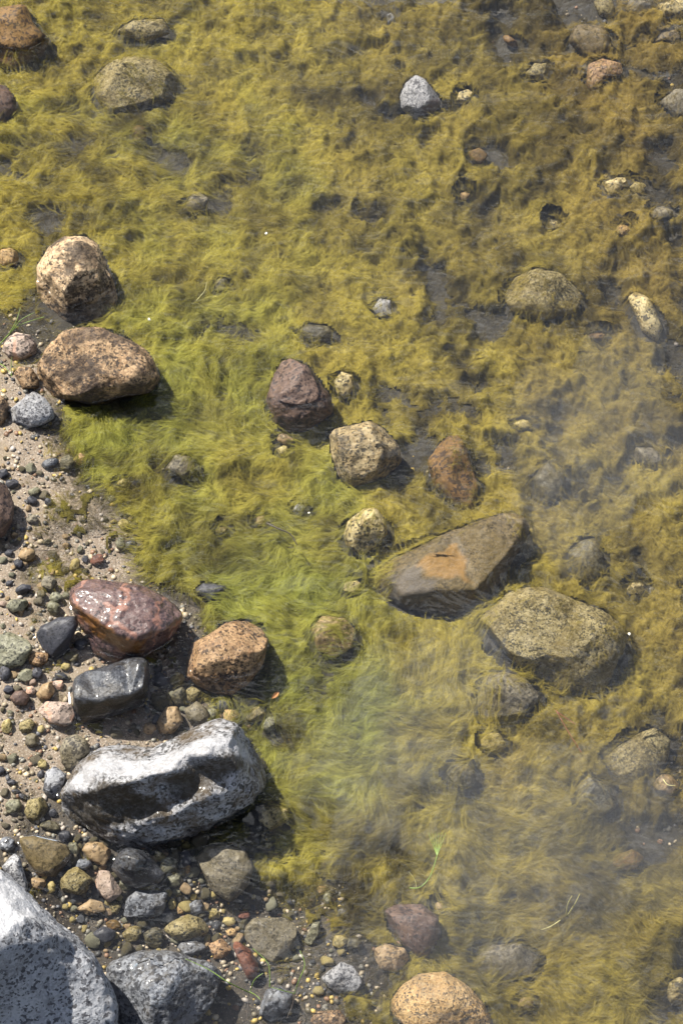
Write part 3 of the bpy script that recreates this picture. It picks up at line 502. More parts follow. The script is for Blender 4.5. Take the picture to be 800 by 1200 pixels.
SMALL = [ # px, py, rx, ry, angle, material, label
 (208,796,9,8,0,'sulphur','small yellow green stone left of the orange brown boulder'), (226,813,11,9,30,'olive_granite','tan angular stone below the orange brown boulder'),
 (262,826,12,8,10,'black_slate','dark grey flat stone under the orange brown boulder'), (248,836,7,6,0,'olive_grey','small grey green stone beside dark flat stone above granite boulder'),
 (271,840,10,10,30,'orange_speck','bright orange stone behind the top of the large granite boulder'), (299,838,11,10,0,'olive_granite','pale greenish stone right of the bright orange stone'),
 (315,849,7,12,-30,'olive_grey','pale narrow stone at the right end of the large granite boulder'), (175,854,8,7,20,'tan_plain','small tan stone behind the large granite boulder'),
 (232,838,14,16,60,'mud_grey','bluish flat stone in shadow above the large granite boulder'), (189,798,11,10,0,'black_slate','blackish round stone in shadow right of the wet dark block'),
 (188,822,12,12,0,'dark_olive','dark round stone in shadow above the round tan stone'), (210,817,10,13,0,'dark_olive','dark mottled stone in shadow between two boulders'),
 (59,543,11,7,15,'dark_wet','wet black banded pebble at the sand edge below algae'), (78,543,9,10,0,'dark_olive','dark rough stone beside the wet black banded pebble'),
 (94,538,8,7,0,'orange_speck','round golden stone below the wide brown boulder'), (145,566,9,5,-5,'sulphur','yellow stone in green algae left of the tan patchy stone'),
 (145,614,7,6,0,'sulphur','round yellow pebble above the dark oval pebble'), (154,640,8,7,0,'dark_wet','dark oval pebble with rim at the sand edge'),
 (141,637,5,9,0,'olive_grey','grey upright pebble left of the dark oval pebble'), (114,656,9,6,20,'red_stone','brick red stone on sand above the purple boulder'),
 (38,609,7,6,0,'mud_grey','flat brown round pebble on sand by the red brown rock'), (55,635,6,4,10,'dark_olive','dark pebble alone on the pale sand'),
 (40,576,8,5,25,'olive_grey','grey oval pebble on sand right of the red brown rock'), (38,587,7,5,-20,'black_slate','blackish pebble below the grey oval pebble'),
 (57,588,6,5,0,'black_slate','dark blue pebble by the algae edge on sand'), (4,555,7,6,0,'black_slate','dark pebble at the left edge above red brown rock'),
 (14,567,8,6,0,'black_slate','dark wet pebble touching the red brown rock'), (22,660,6,5,-40,'black_slate','dark slaty pebble left of the short green algae tuft'),
 (27,690,10,6,15,'black_slate','black stone under the short green algae tuft'), (58,684,11,8,-30,'mud_grey','grey olive oval stone above the black angular rock'),
 (65,700,8,7,0,'olive_grey','greenish smooth pebble below the grey olive oval stone'), (63,713,8,9,0,'olive_grey','grey mottled stone touching the black angular rock'),
 (20,709,12,9,20,'olive_grey','striped grey angular stone above the flat schist rock'), (48,697,6,6,0,'dark_olive','dark pebble between striped stone and greenish pebble'),
 (32,650,10,8,0,'tan_plain','tan crumbly stone on sand above the short algae tuft'), (88,662,6,8,-30,'sulphur','yellowish stone on sand left of the brick red stone'),
 (94,644,4,5,0,'olive_grey','small grey pebble above the yellowish stone'), (100,655,4,5,0,'black_slate','small dark pebble left of the brick red stone'),
 (94,755,9,7,10,'black_slate','dark bluish stone in the shade of the purple boulder'), (84,770,9,7,0,'dark_olive','dark pebble under the black angular rock'),
 (77,782,6,5,0,'sulphur','small yellow stone below the black angular rock'), (71,793,9,5,0,'black_slate','black flat pebble above the wet dark block'),
 (43,790,7,9,-30,'black_slate','dark upright slate pebble above the smooth tan stone'), (30,792,10,8,30,'olive_grey','grey crumbly stone left of the upright slate pebble'),
 (6,790,8,9,0,'black_slate','dark stone at the left edge below the schist rock'), (36,810,6,6,0,'pink_granite','small pink stone between dark round stone and tan stone'),
 (68,803,7,6,0,'pink_granite','small pink stone against the wet dark block'), (10,808,6,5,0,'black_slate','small black stone left of the dark purple round stone'),
 (31,851,11,8,25,'olive_granite','yellowish grey stone below the dark purple round stone'), (8,852,7,9,0,'sulphur','ochre stone at the left edge below the schist rock'),
 (38,868,9,8,0,'mud_grey','brown grey stone left of the round grey stone'), (48,855,5,5,0,'sulphur','small pale yellow stone by the pinkish granite stone'),
 (3,888,6,5,0,'tan_plain','cream pebble cut by the left edge'), (48,908,5,5,0,'black_slate','black pebble left of the bright white stone'),
 (50,896,6,6,0,'sulphur','yellow tan stone above the bright white stone'), (1,903,5,6,0,'black_slate','black pebble at the left edge below the cream pebble'),
 (14,918,6,5,0,'black_slate','dark pebble on sand left of the bright white stone'), (18,928,6,3,0,'black_slate','thin dark pebble below the dark pebble on sand'),
 (27,934,6,4,-25,'black_slate','slanting dark pebble above the grey wedge stone'), (16,945,11,9,25,'olive_grey','grey wedge stone on sand near the left edge'),
 (43,948,15,13,30,'olive_granite','brown mottled rock left of the large granite boulder'), (59,968,12,6,-8,'dark_olive','dark flat oval stone at the foot of the large granite boulder'),
 (76,980,8,7,0,'black_slate','dark blue stone under the left end of the granite boulder'), (86,995,8,9,0,'olive_grey','grey speckled stone left of the tan lumpy stone'),
 (98,1013,10,7,0,'blue_grey','blue grey stone under the tan lumpy stone'), (62,953,5,5,0,'black_slate','small black stone touching the granite boulder foot'),
 (8,990,9,9,0,'blue_grey','bluish stone at the left edge above the pale triangular stone'), (44,1036,10,8,0,'tan_plain','tan broken stone below the dark brown slab'),
 (60,1040,6,7,0,'sulphur','yellow green stone beside the tan broken stone'), (198,1014,11,10,30,'olive_grey','grey ribbed stone right of the dark wet rock'),
 (187,1004,9,6,-30,'sulphur','yellowish wedge stone under the granite boulder edge'), (204,1033,9,9,0,'olive_grey','pale green grey stone right of the dark wet rock'),
 (220,1018,5,7,0,'orange_speck','orange stone left of the broad dark flat rock'), (202,1060,5,7,0,'sulphur','yellow stone right of the blue grey rectangular rock'),
 (212,1066,5,6,0,'orange_speck','small golden stone above the olive oval granite'), (230,1064,11,9,0,'blue_grey','grey angular stone above the olive oval granite'),
 (250,1072,5,8,-20,'sulphur','bright yellow stone below the broad dark flat rock'), (268,1080,8,6,0,'sulphur','pale yellow stone above the tan crumbly stone'),
 (286,1073,7,5,0,'red_stone','red chip of stone above the spotted grey slab'), (271,1093,7,5,0,'orange_speck','orange yellow pebble left of the spotted grey slab'),
 (147,1038,8,8,0,'olive_grey','grey green stone between reddish stone and dark wet rock'), (134,1064,8,7,0,'olive_granite','tan stone left of the blue grey rectangular rock'),
 (155,1094,12,9,30,'olive_granite','yellowish rough stone below the blue grey rectangular rock'), (122,1096,13,10,0,'black_slate','dark stone in shade by the huge white topped boulder'),
 (224,1112,18,9,5,'blue_grey','grey flat stone right behind the angular blue grey boulder'), (180,1100,12,12,0,'dark_olive','dark olive stone above the angular blue grey boulder'),
 (133,1084,9,6,0,'rust','reddish brown stone above the yellowish rough stone'), (377,1043,6,5,0,'orange_speck','small orange stone under hazy water below the algae'),
 (402,1071,7,6,0,'pale_grey','small grey white stone under water below the orange one'), (398,1104,10,9,0,'sulphur','ochre stone under hazy water right of the narrow pale stone'),
 (414,1106,10,8,0,'dark_olive','dark olive stone beside the ochre underwater stone'), (514,1064,6,6,0,'tan_plain','cream pebble right of the brown underwater rock'),
 (384,1052,5,9,0,'olive_grey','thin pale stone right of the small orange stone'), (616,1177,9,8,0,'tan_plain','tan stone under algae right of the orange boulder'),
 (730,270,9,7,0,'orange_speck','orange pebble in brown algae below the pale wedge stone'), (543,230,8,5,20,'orange_speck','orange bit of rock showing through algae at upper centre'),
 (544,113,10,8,30,'yellow_black','yellow stone right of the lone white grey rock'), (598,48,12,5,-40,'rust','rusty stone at the top among brown algae'),
 (458,22,5,8,0,'white_grey','small white stone near the top edge'), (560,182,12,9,0,'rust','rusty stone under algae right of the lone rock'),
 (648,264,11,7,0,'yellow_black','pale speckled stone in algae right of upper centre'), (630,84,14,10,20,'olive_granite','mottled olive stone beside dark hollow at upper right'),
 (612,498,12,6,0,'sulphur','yellow stone in brown algae right of the rusty boulder'), (695,48,30,20,-10,'slab_brown','flat brown rock under the white chip at upper right'),
 (745,690,12,7,15,'yellow_black','pale yellow flat stone in algae right of the broad boulder'), (735,1010,18,12,10,'rust','rusty brown rock in algae by the lower right edge'),
 (260,335,10,9,0,'dark_olive','dark stone almost hidden in green algae left of centre'), (8,302,14,12,0,'orange_speck','orange stone at the left edge by the cream boulder'),
 (335,515,10,7,-20,'tan_plain','orange tan stone under the dark rounded rock'), (332,528,8,6,0,'sulphur','small yellow stone below the dark rounded rock'),
 (260,622,7,5,0,'sulphur','small yellow stone in algae left of the dark twig'), (305,610,7,6,0,'tan_plain','cream stone at the upper end of the dark twig'),
 (350,597,8,6,40,'white_grey','white flake of stone left of the speckled yellow rock'), (413,688,11,8,0,'yellow_black','yellow mottled stone left of the long slab'),
 (780,920,14,12,0,'tan_plain','pale tan rock in dark hollow at the right edge'), (795,1165,14,18,0,'yellow_black','pale rock at the right edge near the bottom'),
 (700,395,10,6,0,'rust','rusty bit of rock in algae at right'), (760,535,22,10,-20,'mud_grey','grey brown flat stone near the right edge, mid height'),
 (775,250,14,9,0,'mud_grey','dull grey stone at the right edge, upper part')]
for (x, y, rx, ry, a, m, lb) in SMALL:
    rock('stone' if max(rx, ry) > 8 else 'pebble', lb, m, ell(x, y, rx, ry, a), T=.75, k=.62, sub=4, planes=3, rough=.06, cat='stone' if max(rx, ry) > 8 else 'pebble', clear=.85)
# ------------------------------------------------------------------ shore pebbles, one object each
def blob_mesh(name, sub, seed, flat=.65, planes=7):
    r_ = np.random.default_rng(seed); N, f = ico(sub); V = N*np.array([1, r_.uniform(.62, .95), flat])
    for _ in range(planes):
        n = r_.normal(size=3); n /= np.linalg.norm(n); dm = (V@n).max(); s = np.maximum(V@n-dm*r_.uniform(.56, .82), 0); V = V-n*s[:, None]*.95
    V = V*(1+.16*fbm(N*1.9+seed*3.1, 4))[:, None]
    return mesh_from(name, V, f)
PEB = {m: [blob_mesh('pebble', 3, i*10+j) for j in range(4)] for i, m in enumerate(('black_slate', 'olive_grey', 'sulphur', 'pink_granite', 'mud_grey', 'tan_plain', 'dark_olive', 'blue_grey'))}
for m, l in PEB.items():
    for q in l: q.materials.append(MATS[m])
KIND = {'black_slate': 'small black', 'olive_grey': 'small greenish grey', 'sulphur': 'small yellow', 'pink_granite': 'small pinkish', 'mud_grey': 'small dull grey', 'tan_plain': 'small tan', 'dark_olive': 'small dark olive', 'blue_grey': 'small blue grey'}
ZONES = [('pebbles on the wet sand', 70, [(0,520),(60,560),(130,640),(90,690),(80,720),(40,740),(45,960),(0,980)]),
         ('pebbles round the lower left boulders', 105, [(90,980),(320,985),(360,1130),(260,1110),(120,1120),(60,1050)]),
         ('pebbles between the boulders', 18, [(180,780),(215,800),(320,830),(300,850),(230,850),(120,868),(180,840)]),
         ('pebbles in the hazy shallows', 26, [(320,1000),(380,1000),(480,1040),(450,1180),(360,1180),(340,1060)]),
         ('pebbles under the thin algae', 24, [(70,560),(150,560),(240,600),(220,680),(150,670),(100,610)])]
ANCH = [(40,520,'on sand under the grey speckled rock'), (30,590,'beside the red brown rock at left'), (70,600,'on pale sand at the algae edge'), (110,630,'on pale sand above the brick red stone'), (75,665,'near the short algae tuft'),
        (15,690,'by the black stone at the left edge'), (55,705,'above the black angular rock'), (20,725,'above the flat schist rock'), (60,785,'between the black rock and the pinkish stone'), (15,805,'near the dark purple round stone'), (20,860,'on sand below the dark purple round stone'),
        (20,910,'on sand left of the white stone'), (25,960,'by the grey wedge stone'), (150,600,'in thin algae above the dark oval pebble'), (200,640,'in thin algae above the purple boulder'), (200,800,'in shade right of the wet dark block'), (260,845,'behind the large granite boulder'), (140,858,'in shade below the wet dark block'),
        (100,1005,'near the tan lumpy stone'), (60,1055,'beside the huge white topped boulder'), (140,1060,'by the blue grey rectangular rock'), (200,1040,'right of the dark wet rock'), (160,1105,'above the angular blue grey boulder'), (260,1070,'below the broad dark flat rock'), (320,1060,'above the spotted grey slab'), (340,1120,'by the narrow pale stone'), (250,1100,'by the rusty red stone'), (300,1010,'right of the broad dark flat rock'), (380,1030,'in hazy water below the green algae'), (440,1050,'in hazy water left of the brown underwater rock'), (380,1120,'in hazy water above the white black stone'), (435,1160,'in hazy water left of the orange boulder'), (360,1170,'at the bottom edge right of the blue grey rock')]
def inside(poly, x, y):
    c = False; n = len(poly)
    for i in range(n):
        (x1, y1), (x2, y2) = poly[i], poly[(i+1) % n]
        if (y1 > y) != (y2 > y) and x < (x2-x1)*(y-y1)/(y2-y1)+x1: c = not c
    return c
taken = []
r_ = random.Random(5)
for gl, n, poly in ZONES:
    xs = [p[0] for p in poly]; ys = [p[1] for p in poly]; k = tries = 0
    while k < n and tries < n*60:
        tries += 1
        x, y = r_.uniform(min(xs), max(xs)), r_.uniform(min(ys), max(ys)); rad = r_.choice((2.6, 3, 3, 3.5, 4, 4.5, 5, 6, 7.5))
        if not inside(poly, x, y) or any((x-a)**2+(y-b)**2 < (rad+c)**2*.8 for a, b, c in taken): continue
        if any(abs(x-rk[1][0]) < rk[6]+40 and abs(y-rk[1][1]) < rk[6]+40 and inside([tuple(p) for p in rk[1]+(rk[0]-rk[1])*1.04], x, y) for rk in ROCKS): continue
        if 'lower left' not in gl and float(n2(np.array([x/30.]), np.array([y/30.]), 1.0, 2)[0]) < r_.uniform(-.5, .25): continue
        m = r_.choice(('black_slate', 'olive_grey', 'olive_grey', 'mud_grey', 'mud_grey', 'mud_grey', 'tan_plain', 'tan_plain', 'dark_olive', 'pink_granite') if 'wet sand' in gl else ('black_slate', 'olive_grey', 'olive_grey', 'sulphur', 'sulphur', 'mud_grey', 'tan_plain', 'dark_olive', 'dark_olive', 'blue_grey'))
        if 'lower left' in gl: rad *= r_.choice((1, 1.4, 1.9))
        p = at(x, y, -0.02); p = at(x, y, float(bed(p[0], p[1]))); s_ = rad*VIEW_W/800*1.1
        o = link('pebble', r_.choice(PEB[m])); o.location = (p[0], p[1], float(bed(p[0], p[1]))+s_*.25)
        o.scale = (s_, s_, s_); o.rotation_euler = (r_.uniform(-.4, .4), r_.uniform(-.4, .4), r_.uniform(0, 6.3))
        aw = min(ANCH, key=lambda t: (t[0]-x)**2+(t[1]-y)**2)[2]
        tag(o, KIND[m].replace('small', 'tiny' if rad < 3.3 else 'small' if rad < 5.5 else 'larger' if rad < 8 else 'big')+(' pebble under thin algae ' if 'thin algae' in gl and 'algae' not in aw else ' pebble ')+aw, 'pebble', gl); taken.append((x, y, rad)); k += 1
# ------------------------------------------------------------------ fine gravel nobody could count
NG = 16000
q = np.stack([rng.uniform(-60, 860, NG*3), rng.uniform(-60, 1260, NG*3)], 1)
cv = amap_c(q[:, 0], q[:, 1])[0]; dens = np.clip(1.2-cv*1.35, .0, 1)*(0.45+0.9*(n2(q[:, 0]/100, q[:, 1]/100, 1.3, 4, 3)+.4))
q = q[rng.uniform(size=len(q)) < dens][:NG]
pz = at(q[:, 0], q[:, 1], -.05); pz = at(q[:, 0], q[:, 1], bed(pz[:, 0], pz[:, 1])); pz[:, 2] = bed(pz[:, 0], pz[:, 1])
N2, f2 = ico(1); M = len(pz)
sz = (0.0013+0.0072*rng.uniform(size=M)**2.8); st_ = np.stack([sz, sz*rng.uniform(.6, 1, M), sz*rng.uniform(.45, .8, M)], 1)
ga = rng.uniform(0, 6.28, M); jit = 1+.12*rng.normal(size=(M, len(N2)))
LV = N2[None]*st_[:, None]*jit[..., None]; ca, sa = np.cos(ga)[:, None], np.sin(ga)[:, None]
GV = np.stack([LV[..., 0]*ca-LV[..., 1]*sa, LV[..., 0]*sa+LV[..., 1]*ca, LV[..., 2]], -1)+pz[:, None]+np.array([0, 0, .001])
gmesh = mesh_from('gravel', GV.reshape(-1, 3), (f2[None]+(np.arange(M)*len(N2))[:, None, None]).reshape(-1, 3), smooth=False)
pal = np.array([(.10, .10, .11), (.22, .21, .18), (.35, .29, .2), (.5, .42, .3), (.45, .33, .1), (.22, .13, .08), (.06, .06, .06), (.36, .32, .28), (.15, .13, .09)])
colour_attr(gmesh, 'tint', np.repeat(pal[rng.integers(0, len(pal), M)]*rng.uniform(.7, 1.2, (M, 1)), len(N2), 0))
vm = bpy.data.materials.new('gravel_grains'); nt = nodes(vm)
av = mk(nt, 'ShaderNodeVertexColor', layer_name='tint'); b = mk(nt, 'ShaderNodeBsdfPrincipled', Roughness=.5); o = mk(nt, 'ShaderNodeOutputMaterial')
nt.links.new(av.outputs[0], b.inputs['Base Color']); nt.links.new(b.outputs[0], o.inputs[0])
tag(link('gravel', gmesh, vm), 'fine mixed gravel lying on the sandy bed between the stones', 'gravel', kind='stuff')

# ------------------------------------------------------------------ algae
GS = .0052
hx, hy = np.arange(-1.0, 1.0, GS), np.arange(-1.5, 1.7, GS)
HX, HY = np.meshgrid(hx, hy); HB = bed(HX, HY)
hpx, hpy = proj(HX.ravel(), HY.ravel(), HB.ravel())
hc, hb_, hk, ha = [a.reshape(HX.shape) for a in amap_c(hpx, hpy)]
HR = np.full(HX.shape, -9.0)                   # the tops of the rocks that algae creep over
for (pts, c, P, top, clear, o, rp) in ROCKS:
    if clear > .96: continue
    vv = np.empty(len(o.data.vertices)*3, np.float32); o.data.vertices.foreach_get('co', vv); vv = vv.reshape(-1, 3)+P
    ix, iy = ((vv[:, 0]-hx[0])/GS).round().astype(int), ((vv[:, 1]-hy[0])/GS).round().astype(int)
    w_ = (ix > 0) & (ix < len(hx)-1) & (iy > 0) & (iy < len(hy)-1); np.maximum.at(HR, (iy[w_], ix[w_]), vv[w_, 2])
for _ in range(2):
    fill = np.max([np.roll(HR, s_, a_) for s_, a_ in ((1, 0), (-1, 0), (1, 1), (-1, 1))], 0); HR = np.where(HR < -5, fill, HR)
floor_ = np.maximum(HB, np.where(HR > -5, HR-.002, -9))
def billow(sc, seed): return np.abs(n2(HX+.012*wx_, HY+.012*wy_, sc, seed, 1))*2.0
wx_, wy_ = n2(HX, HY, 14, 51, 3), n2(HX, HY, 14, 57, 3)
gapn = n2(HX+.02*wx_, HY+.02*wy_, 8.5, 2, 4)
gapn = gapn+.70*n2(HX, HY, 3.4, 101, 2)
body = sstep(.0, .48, hc+gapn*1.1-.27)         # 0 in the gaps, 1 inside a bank
puff = .22+.45*billow(6.5, 63)+.65*billow(13, 61)*(1+.9*n2(HX, HY, 4, 121, 1))+.55*billow(30, 67)+.16*billow(66, 73)+.45*n2(HX, HY, 4.5, 77, 2)
amp = .046*(1-.42*hk)*np.where(HR > -5, .22, 1.0)*np.clip((-floor_-.006)/.06, .08, 1)
HT = body*np.clip(puff, 0, 2)*amp
fuzz = .004*np.clip(hc*1.3, 0, 1)*(1+n2(HX, HY, 40, 81, 2))
H = floor_+HT+fuzz
H = np.minimum(H, np.maximum(-.006, floor_+.003))
hgy, hgx = np.gradient(H, GS)
for _ in range(3):
    hgx = (hgx+np.roll(hgx, 1, 0)+np.roll(hgx, -1, 0)+np.roll(hgx, 1, 1)+np.roll(hgx, -1, 1))/5; hgy = (hgy+np.roll(hgy, 1, 0)+np.roll(hgy, -1, 0)+np.roll(hgy, 1, 1)+np.roll(hgy, -1, 1))/5
def look(grid, x, y):
    fx = np.clip((x-hx[0])/GS, 0, len(hx)-1.001); fy = np.clip((y-hy[0])/GS, 0, len(hy)-1.001)
    ix, iy = fx.astype(int), fy.astype(int); a, b_ = fx-ix, fy-iy
    return (grid[iy, ix]*(1-a)+grid[iy, ix+1]*a)*(1-b_)+(grid[iy+1, ix]*(1-a)+grid[iy+1, ix+1]*a)*b_
# screen-free test: is a root on a rock that stays bare?
from mathutils.bvhtree import BVHTree
def polymask(x, y, z, px, py):
    m = np.ones(len(x), bool)
    for (pts, c, P, top, clear, o, rp) in ROCKS:
        near = np.nonzero((np.abs(px-c[0]) < rp*2.2) & (np.abs(py-c[1]) < rp*2.2))[0]
        if not len(near): continue
        q = (pts-c)*(.99 if clear > .95 else .95)+c; A, B = q, np.roll(q, -1, 0); X_, Y_ = px[near], py[near]; ins = np.zeros(len(near), bool)
        for (x1, y1), (x2, y2) in zip(A, B):
            if y1 == y2: continue
            ins ^= ((y1 > Y_) != (y2 > Y_)) & (X_ < (x2-x1)*(Y_-y1)/(y2-y1)+x1)
        if clear < .95:
            rd = np.maximum(np.abs(X_-c[0])/np.ptp(pts[:, 0]), np.abs(Y_-c[1])/np.ptp(pts[:, 1]))*2
            nn_ = n2(x[near], y[near], 18, 6, 3)
            ins &= (rd+nn_*1.5 < clear*(.72 if c[0] > 600 and rp < 40 else .94 if c[0] > 430 else 1.06))
        m[near[ins]] = False
    return m
NS = 190000
x = rng.uniform(-.97, .97, NS); y = rng.uniform(-1.45, 1.65, NS); zt = look(H, x, y); px0, py0 = proj(x, y, zt)
infr = (px0 > -40) & (px0 < 840) & (py0 > -40) & (py0 < 1240)
k_ = np.clip(look(hk, x, y)*.9, .38, 1); swirl = np.clip(.75-look(hk, x, y), 0, 1); bd = look(body, x, y)
dens = np.where(infr, 1.0, .3)*np.clip(.72+.5*bd, 0, 1)
ok = (rng.uniform(size=NS) < dens) & polymask(x, y, zt, px0, py0) & (look(hc, x, y)+.5*n2(x, y, 20, 12, 2) > .14) & (look(HB, x, y) < -.008)
x, y, k_, bd, swirl = x[ok], y[ok], k_[ok], bd[ok], swirl[ok]; n = len(x)
hd = np.arctan2(look(np.sin(ha), x, y), look(np.cos(ha), x, y))+n2(x, y, 7, 111, 2)*6.5*swirl
dirx = (1-k_)*(-look(hgx, x, y)*1.6+.25*n2(x, y, 30, 91, 2))+k_*np.cos(hd)*.9; diry = (1-k_)*(-look(hgy, x, y)*1.6+.25*n2(x, y, 30, 97, 2))+k_*np.sin(hd)*.9
th = np.arctan2(diry, dirx)+rng.normal(size=n)*(.8-.5*k_)+n2(x, y, 22, 41, 2)*1.5
Ls = (.015+.046*k_**1.5)*rng.uniform(.45, 1.6, n)*np.clip(.6+.5*bd, 0, 1)
SEG = 3; P_ = np.zeros((n, SEG+1, 3)); off = rng.uniform(-.003, .005, n)+.008*rng.uniform(size=n)**3; step = Ls/SEG
lay = rng.uniform(size=n)
for s in range(SEG+1):
    zz = look(H, x, y)+off+(.003+.011*(1-k_)*lay)*(s/SEG)
    zz = np.minimum(zz, -.003)
    P_[:, s] = np.stack([x, y, zz], 1)
    cu = n2(x, y, 13, 20, 3)*2.8*(.35+.65*k_)+rng.normal(size=n)*.16*(1.4-k_)
    t2 = th+cu*.9
    x = x+np.cos(t2)*step; y = y+np.sin(t2)*step
tan = np.diff(P_, axis=1, append=P_[:, -1:]*2-P_[:, -2:-1]); tan /= np.maximum(np.linalg.norm(tan, axis=2), 1e-9)[..., None]
roll = rng.uniform(-1.0, 1.0, n)
side = np.cross(tan, np.array([0, 0, 1.0])); side /= np.maximum(np.linalg.norm(side, axis=2), 1e-9)[..., None]
side = side*np.cos(roll)[:, None, None]+np.cross(side, tan)*np.sin(roll)[:, None, None]
soft = rng.uniform(size=n) < .80
wd = np.interp(np.arange(SEG+1)/SEG, [0, .4, 1], [.7, 1, .45])[None]*np.where(soft, rng.uniform(.0018, .0042, n), rng.uniform(.0004, .0008, n))[:, None]
alf = np.where(soft[:, None], np.interp(np.arange(SEG+1)/SEG, [0, .4, 1], [.15, .55, .0])[None], np.interp(np.arange(SEG+1)/SEG, [0, .4, 1], [.3, .5, .0])[None])*rng.uniform(.6, 1.2, (n, 1))
al3 = np.stack([0*alf+np.where(soft, 0, .6)[:, None]*alf, alf, 0*alf+np.where(soft, 0, .6)[:, None]*alf], 2)
VA = np.stack([P_+side*wd[..., None], P_, P_-side*wd[..., None]], 2).reshape(n, -1, 3)
base = np.array([[3*s+q, 3*s+3+q, 3*s+4+q, 3*s+1+q] for s in range(SEG) for q in (0, 1)])
GREEN = np.array((.265, .275, .056)); OCH = np.array((.245, .178, .048)); YEL = np.array((.325, .270, .052)); BRN = np.array((.048, .038, .016))
mxx, mxy = P_[:, 0, 0], P_[:, 0, 1]
tb = np.clip(look(hb_, mxx, mxy)+.22*n2(mxx, mxy, 6, 30, 3), 0, 1)[:, None]
colr = np.where(tb < .35, GREEN+(YEL-GREEN)*tb/.35, YEL+(OCH-YEL)*(tb-.35)/.65)
browning = np.clip(.30*tb+1.2*n2(mxx, mxy, 13, 33, 3)[:, None]+.9*n2(mxx, mxy, 4.2, 37, 2)[:, None]+.85*(1-bd[:, None]), 0, .95); colr = colr+(BRN-colr)*browning  # browner in random patches and towards the gaps
colr = colr*rng.uniform(.8, 1.22, (n, 1))
gxs, gys = look(hgx, P_[..., 0].ravel(), P_[..., 1].ravel()), look(hgy, P_[..., 0].ravel(), P_[..., 1].ravel())
NR = np.stack([-gxs, -gys, np.ones_like(gxs)], 1).reshape(n, SEG+1, 3); NR /= np.linalg.norm(NR, axis=2)[..., None]; NR = NR+np.array([0, 0, .30])+.22*rng.normal(size=(n, 1, 3)); NR /= np.linalg.norm(NR, axis=2)[..., None]
am = bpy.data.materials.new('algae_filaments'); nt = nodes(am); L = nt.links.new
av = mk(nt, 'ShaderNodeVertexColor', layer_name='tint'); d1 = mk(nt, 'ShaderNodeBsdfDiffuse'); d2_ = mk(nt, 'ShaderNodeBsdfTranslucent'); ms = mk(nt, 'ShaderNodeMixShader'); ms.inputs[0].default_value = .25
an_ = mk(nt, 'ShaderNodeAttribute', attribute_name='puff'); L(an_.outputs['Vector'], d1.inputs['Normal'])
tr = mk(nt, 'ShaderNodeBsdfTransparent'); ms2 = mk(nt, 'ShaderNodeMixShader'); af = mk(nt, 'ShaderNodeAttribute', attribute_name='body'); L(af.outputs['Fac'], ms2.inputs[0])
o = mk(nt, 'ShaderNodeOutputMaterial'); L(av.outputs[0], d1.inputs[0]); L(av.outputs[0], d2_.inputs[0]); L(d1.outputs[0], ms.inputs[1]); L(d2_.outputs[0], ms.inputs[2])
L(tr.outputs[0], ms2.inputs[1]); L(ms.outputs[0], ms2.inputs[2]); L(ms2.outputs[0], o.inputs[0])
for nm, lb, sel in (('green_algae', 'bright green filament algae streaming through the shallows left of centre', tb[:, 0] < .35), ('brown_algae', 'fluffy ochre brown algae covering the deeper bed', tb[:, 0] >= .35)):
    m_ = int(sel.sum()); fa = base[None]+(np.arange(m_)*(SEG+1)*3)[:, None, None]
    me = mesh_from(nm, VA[sel].reshape(-1, 3), fa.reshape(-1, 4))
    colour_attr(me, 'tint', np.repeat(colr[sel], (SEG+1)*3, 0))
    fa_ = me.attributes.new('body', 'FLOAT', 'POINT'); fa_.data.foreach_set('value', al3[sel].astype(np.float32).ravel())
    pa = me.attributes.new('puff', 'FLOAT_VECTOR', 'POINT'); pa.data.foreach_set('vector', np.repeat(NR[sel], 3, 1).astype(np.float32).ravel())
    tag(link(nm, me, am), lb, 'algae', kind='stuff')
# the felt the filaments grow from
MH = H-.005; on = (H-floor_ > .0075) & (HR < -5) & (HX > -.95) & (HX < .95) & (HY > -1.4) & (HY < 1.6)
ox, oy = HX.ravel(), HY.ravel(); mpx, mpy = proj(ox, oy, MH.ravel())
on = on.ravel() & polymask(ox, oy, MH.ravel(), mpx, mpy); on = on.reshape(H.shape)
cell = on[:-1, :-1] & on[1:, :-1] & on[:-1, 1:] & on[1:, 1:]
jj = np.arange(H.size).reshape(H.shape); fc = np.stack([jj[:-1, :-1][cell], jj[:-1, 1:][cell], jj[1:, 1:][cell], jj[1:, :-1][cell]], 1)
used, inv = np.unique(fc, return_inverse=True)
mv = np.stack([ox, oy, MH.ravel()], 1)[used]
fme = mesh_from('algae_felt', mv, inv.reshape(-1, 4))
tf = np.clip(hb_.ravel()[used]+.2*n2(mv[:, 0], mv[:, 1], 6, 30, 3), 0, 1)[:, None]
cf = np.where(tf < .35, GREEN+(YEL-GREEN)*tf/.35, YEL+(OCH-YEL)*(tf-.35)/.65)*.75; cf = cf+(BRN-cf)*np.clip(.15+.25*tf+.6*(1-body.ravel()[used])[:, None]+.9*n2(mv[:, 0], mv[:, 1], 13, 33, 3)[:, None]+.8*n2(mv[:, 0], mv[:, 1], 4.2, 37, 2)[:, None], 0, .9)
colour_attr(fme, 'tint', cf)
fm = bpy.data.materials.new('algae_felt'); nt = nodes(fm); L = nt.links.new
av = mk(nt, 'ShaderNodeVertexColor', layer_name='tint'); tc = mk(nt, 'ShaderNodeTexCoord')
nz = mk(nt, 'ShaderNodeTexNoise', Scale=90.0, Detail=6.0, Roughness=.7); L(tc.outputs['Object'], nz.inputs['Vector'])
cc = mix(nt, ramp(nt, nz.outputs['Fac'], [(.3, .55), (.7, 1.25)]), (0, 0, 0), (1, 1, 1)); mm = mix(nt, 1.0, av.outputs[0], cc, 'MULTIPLY')
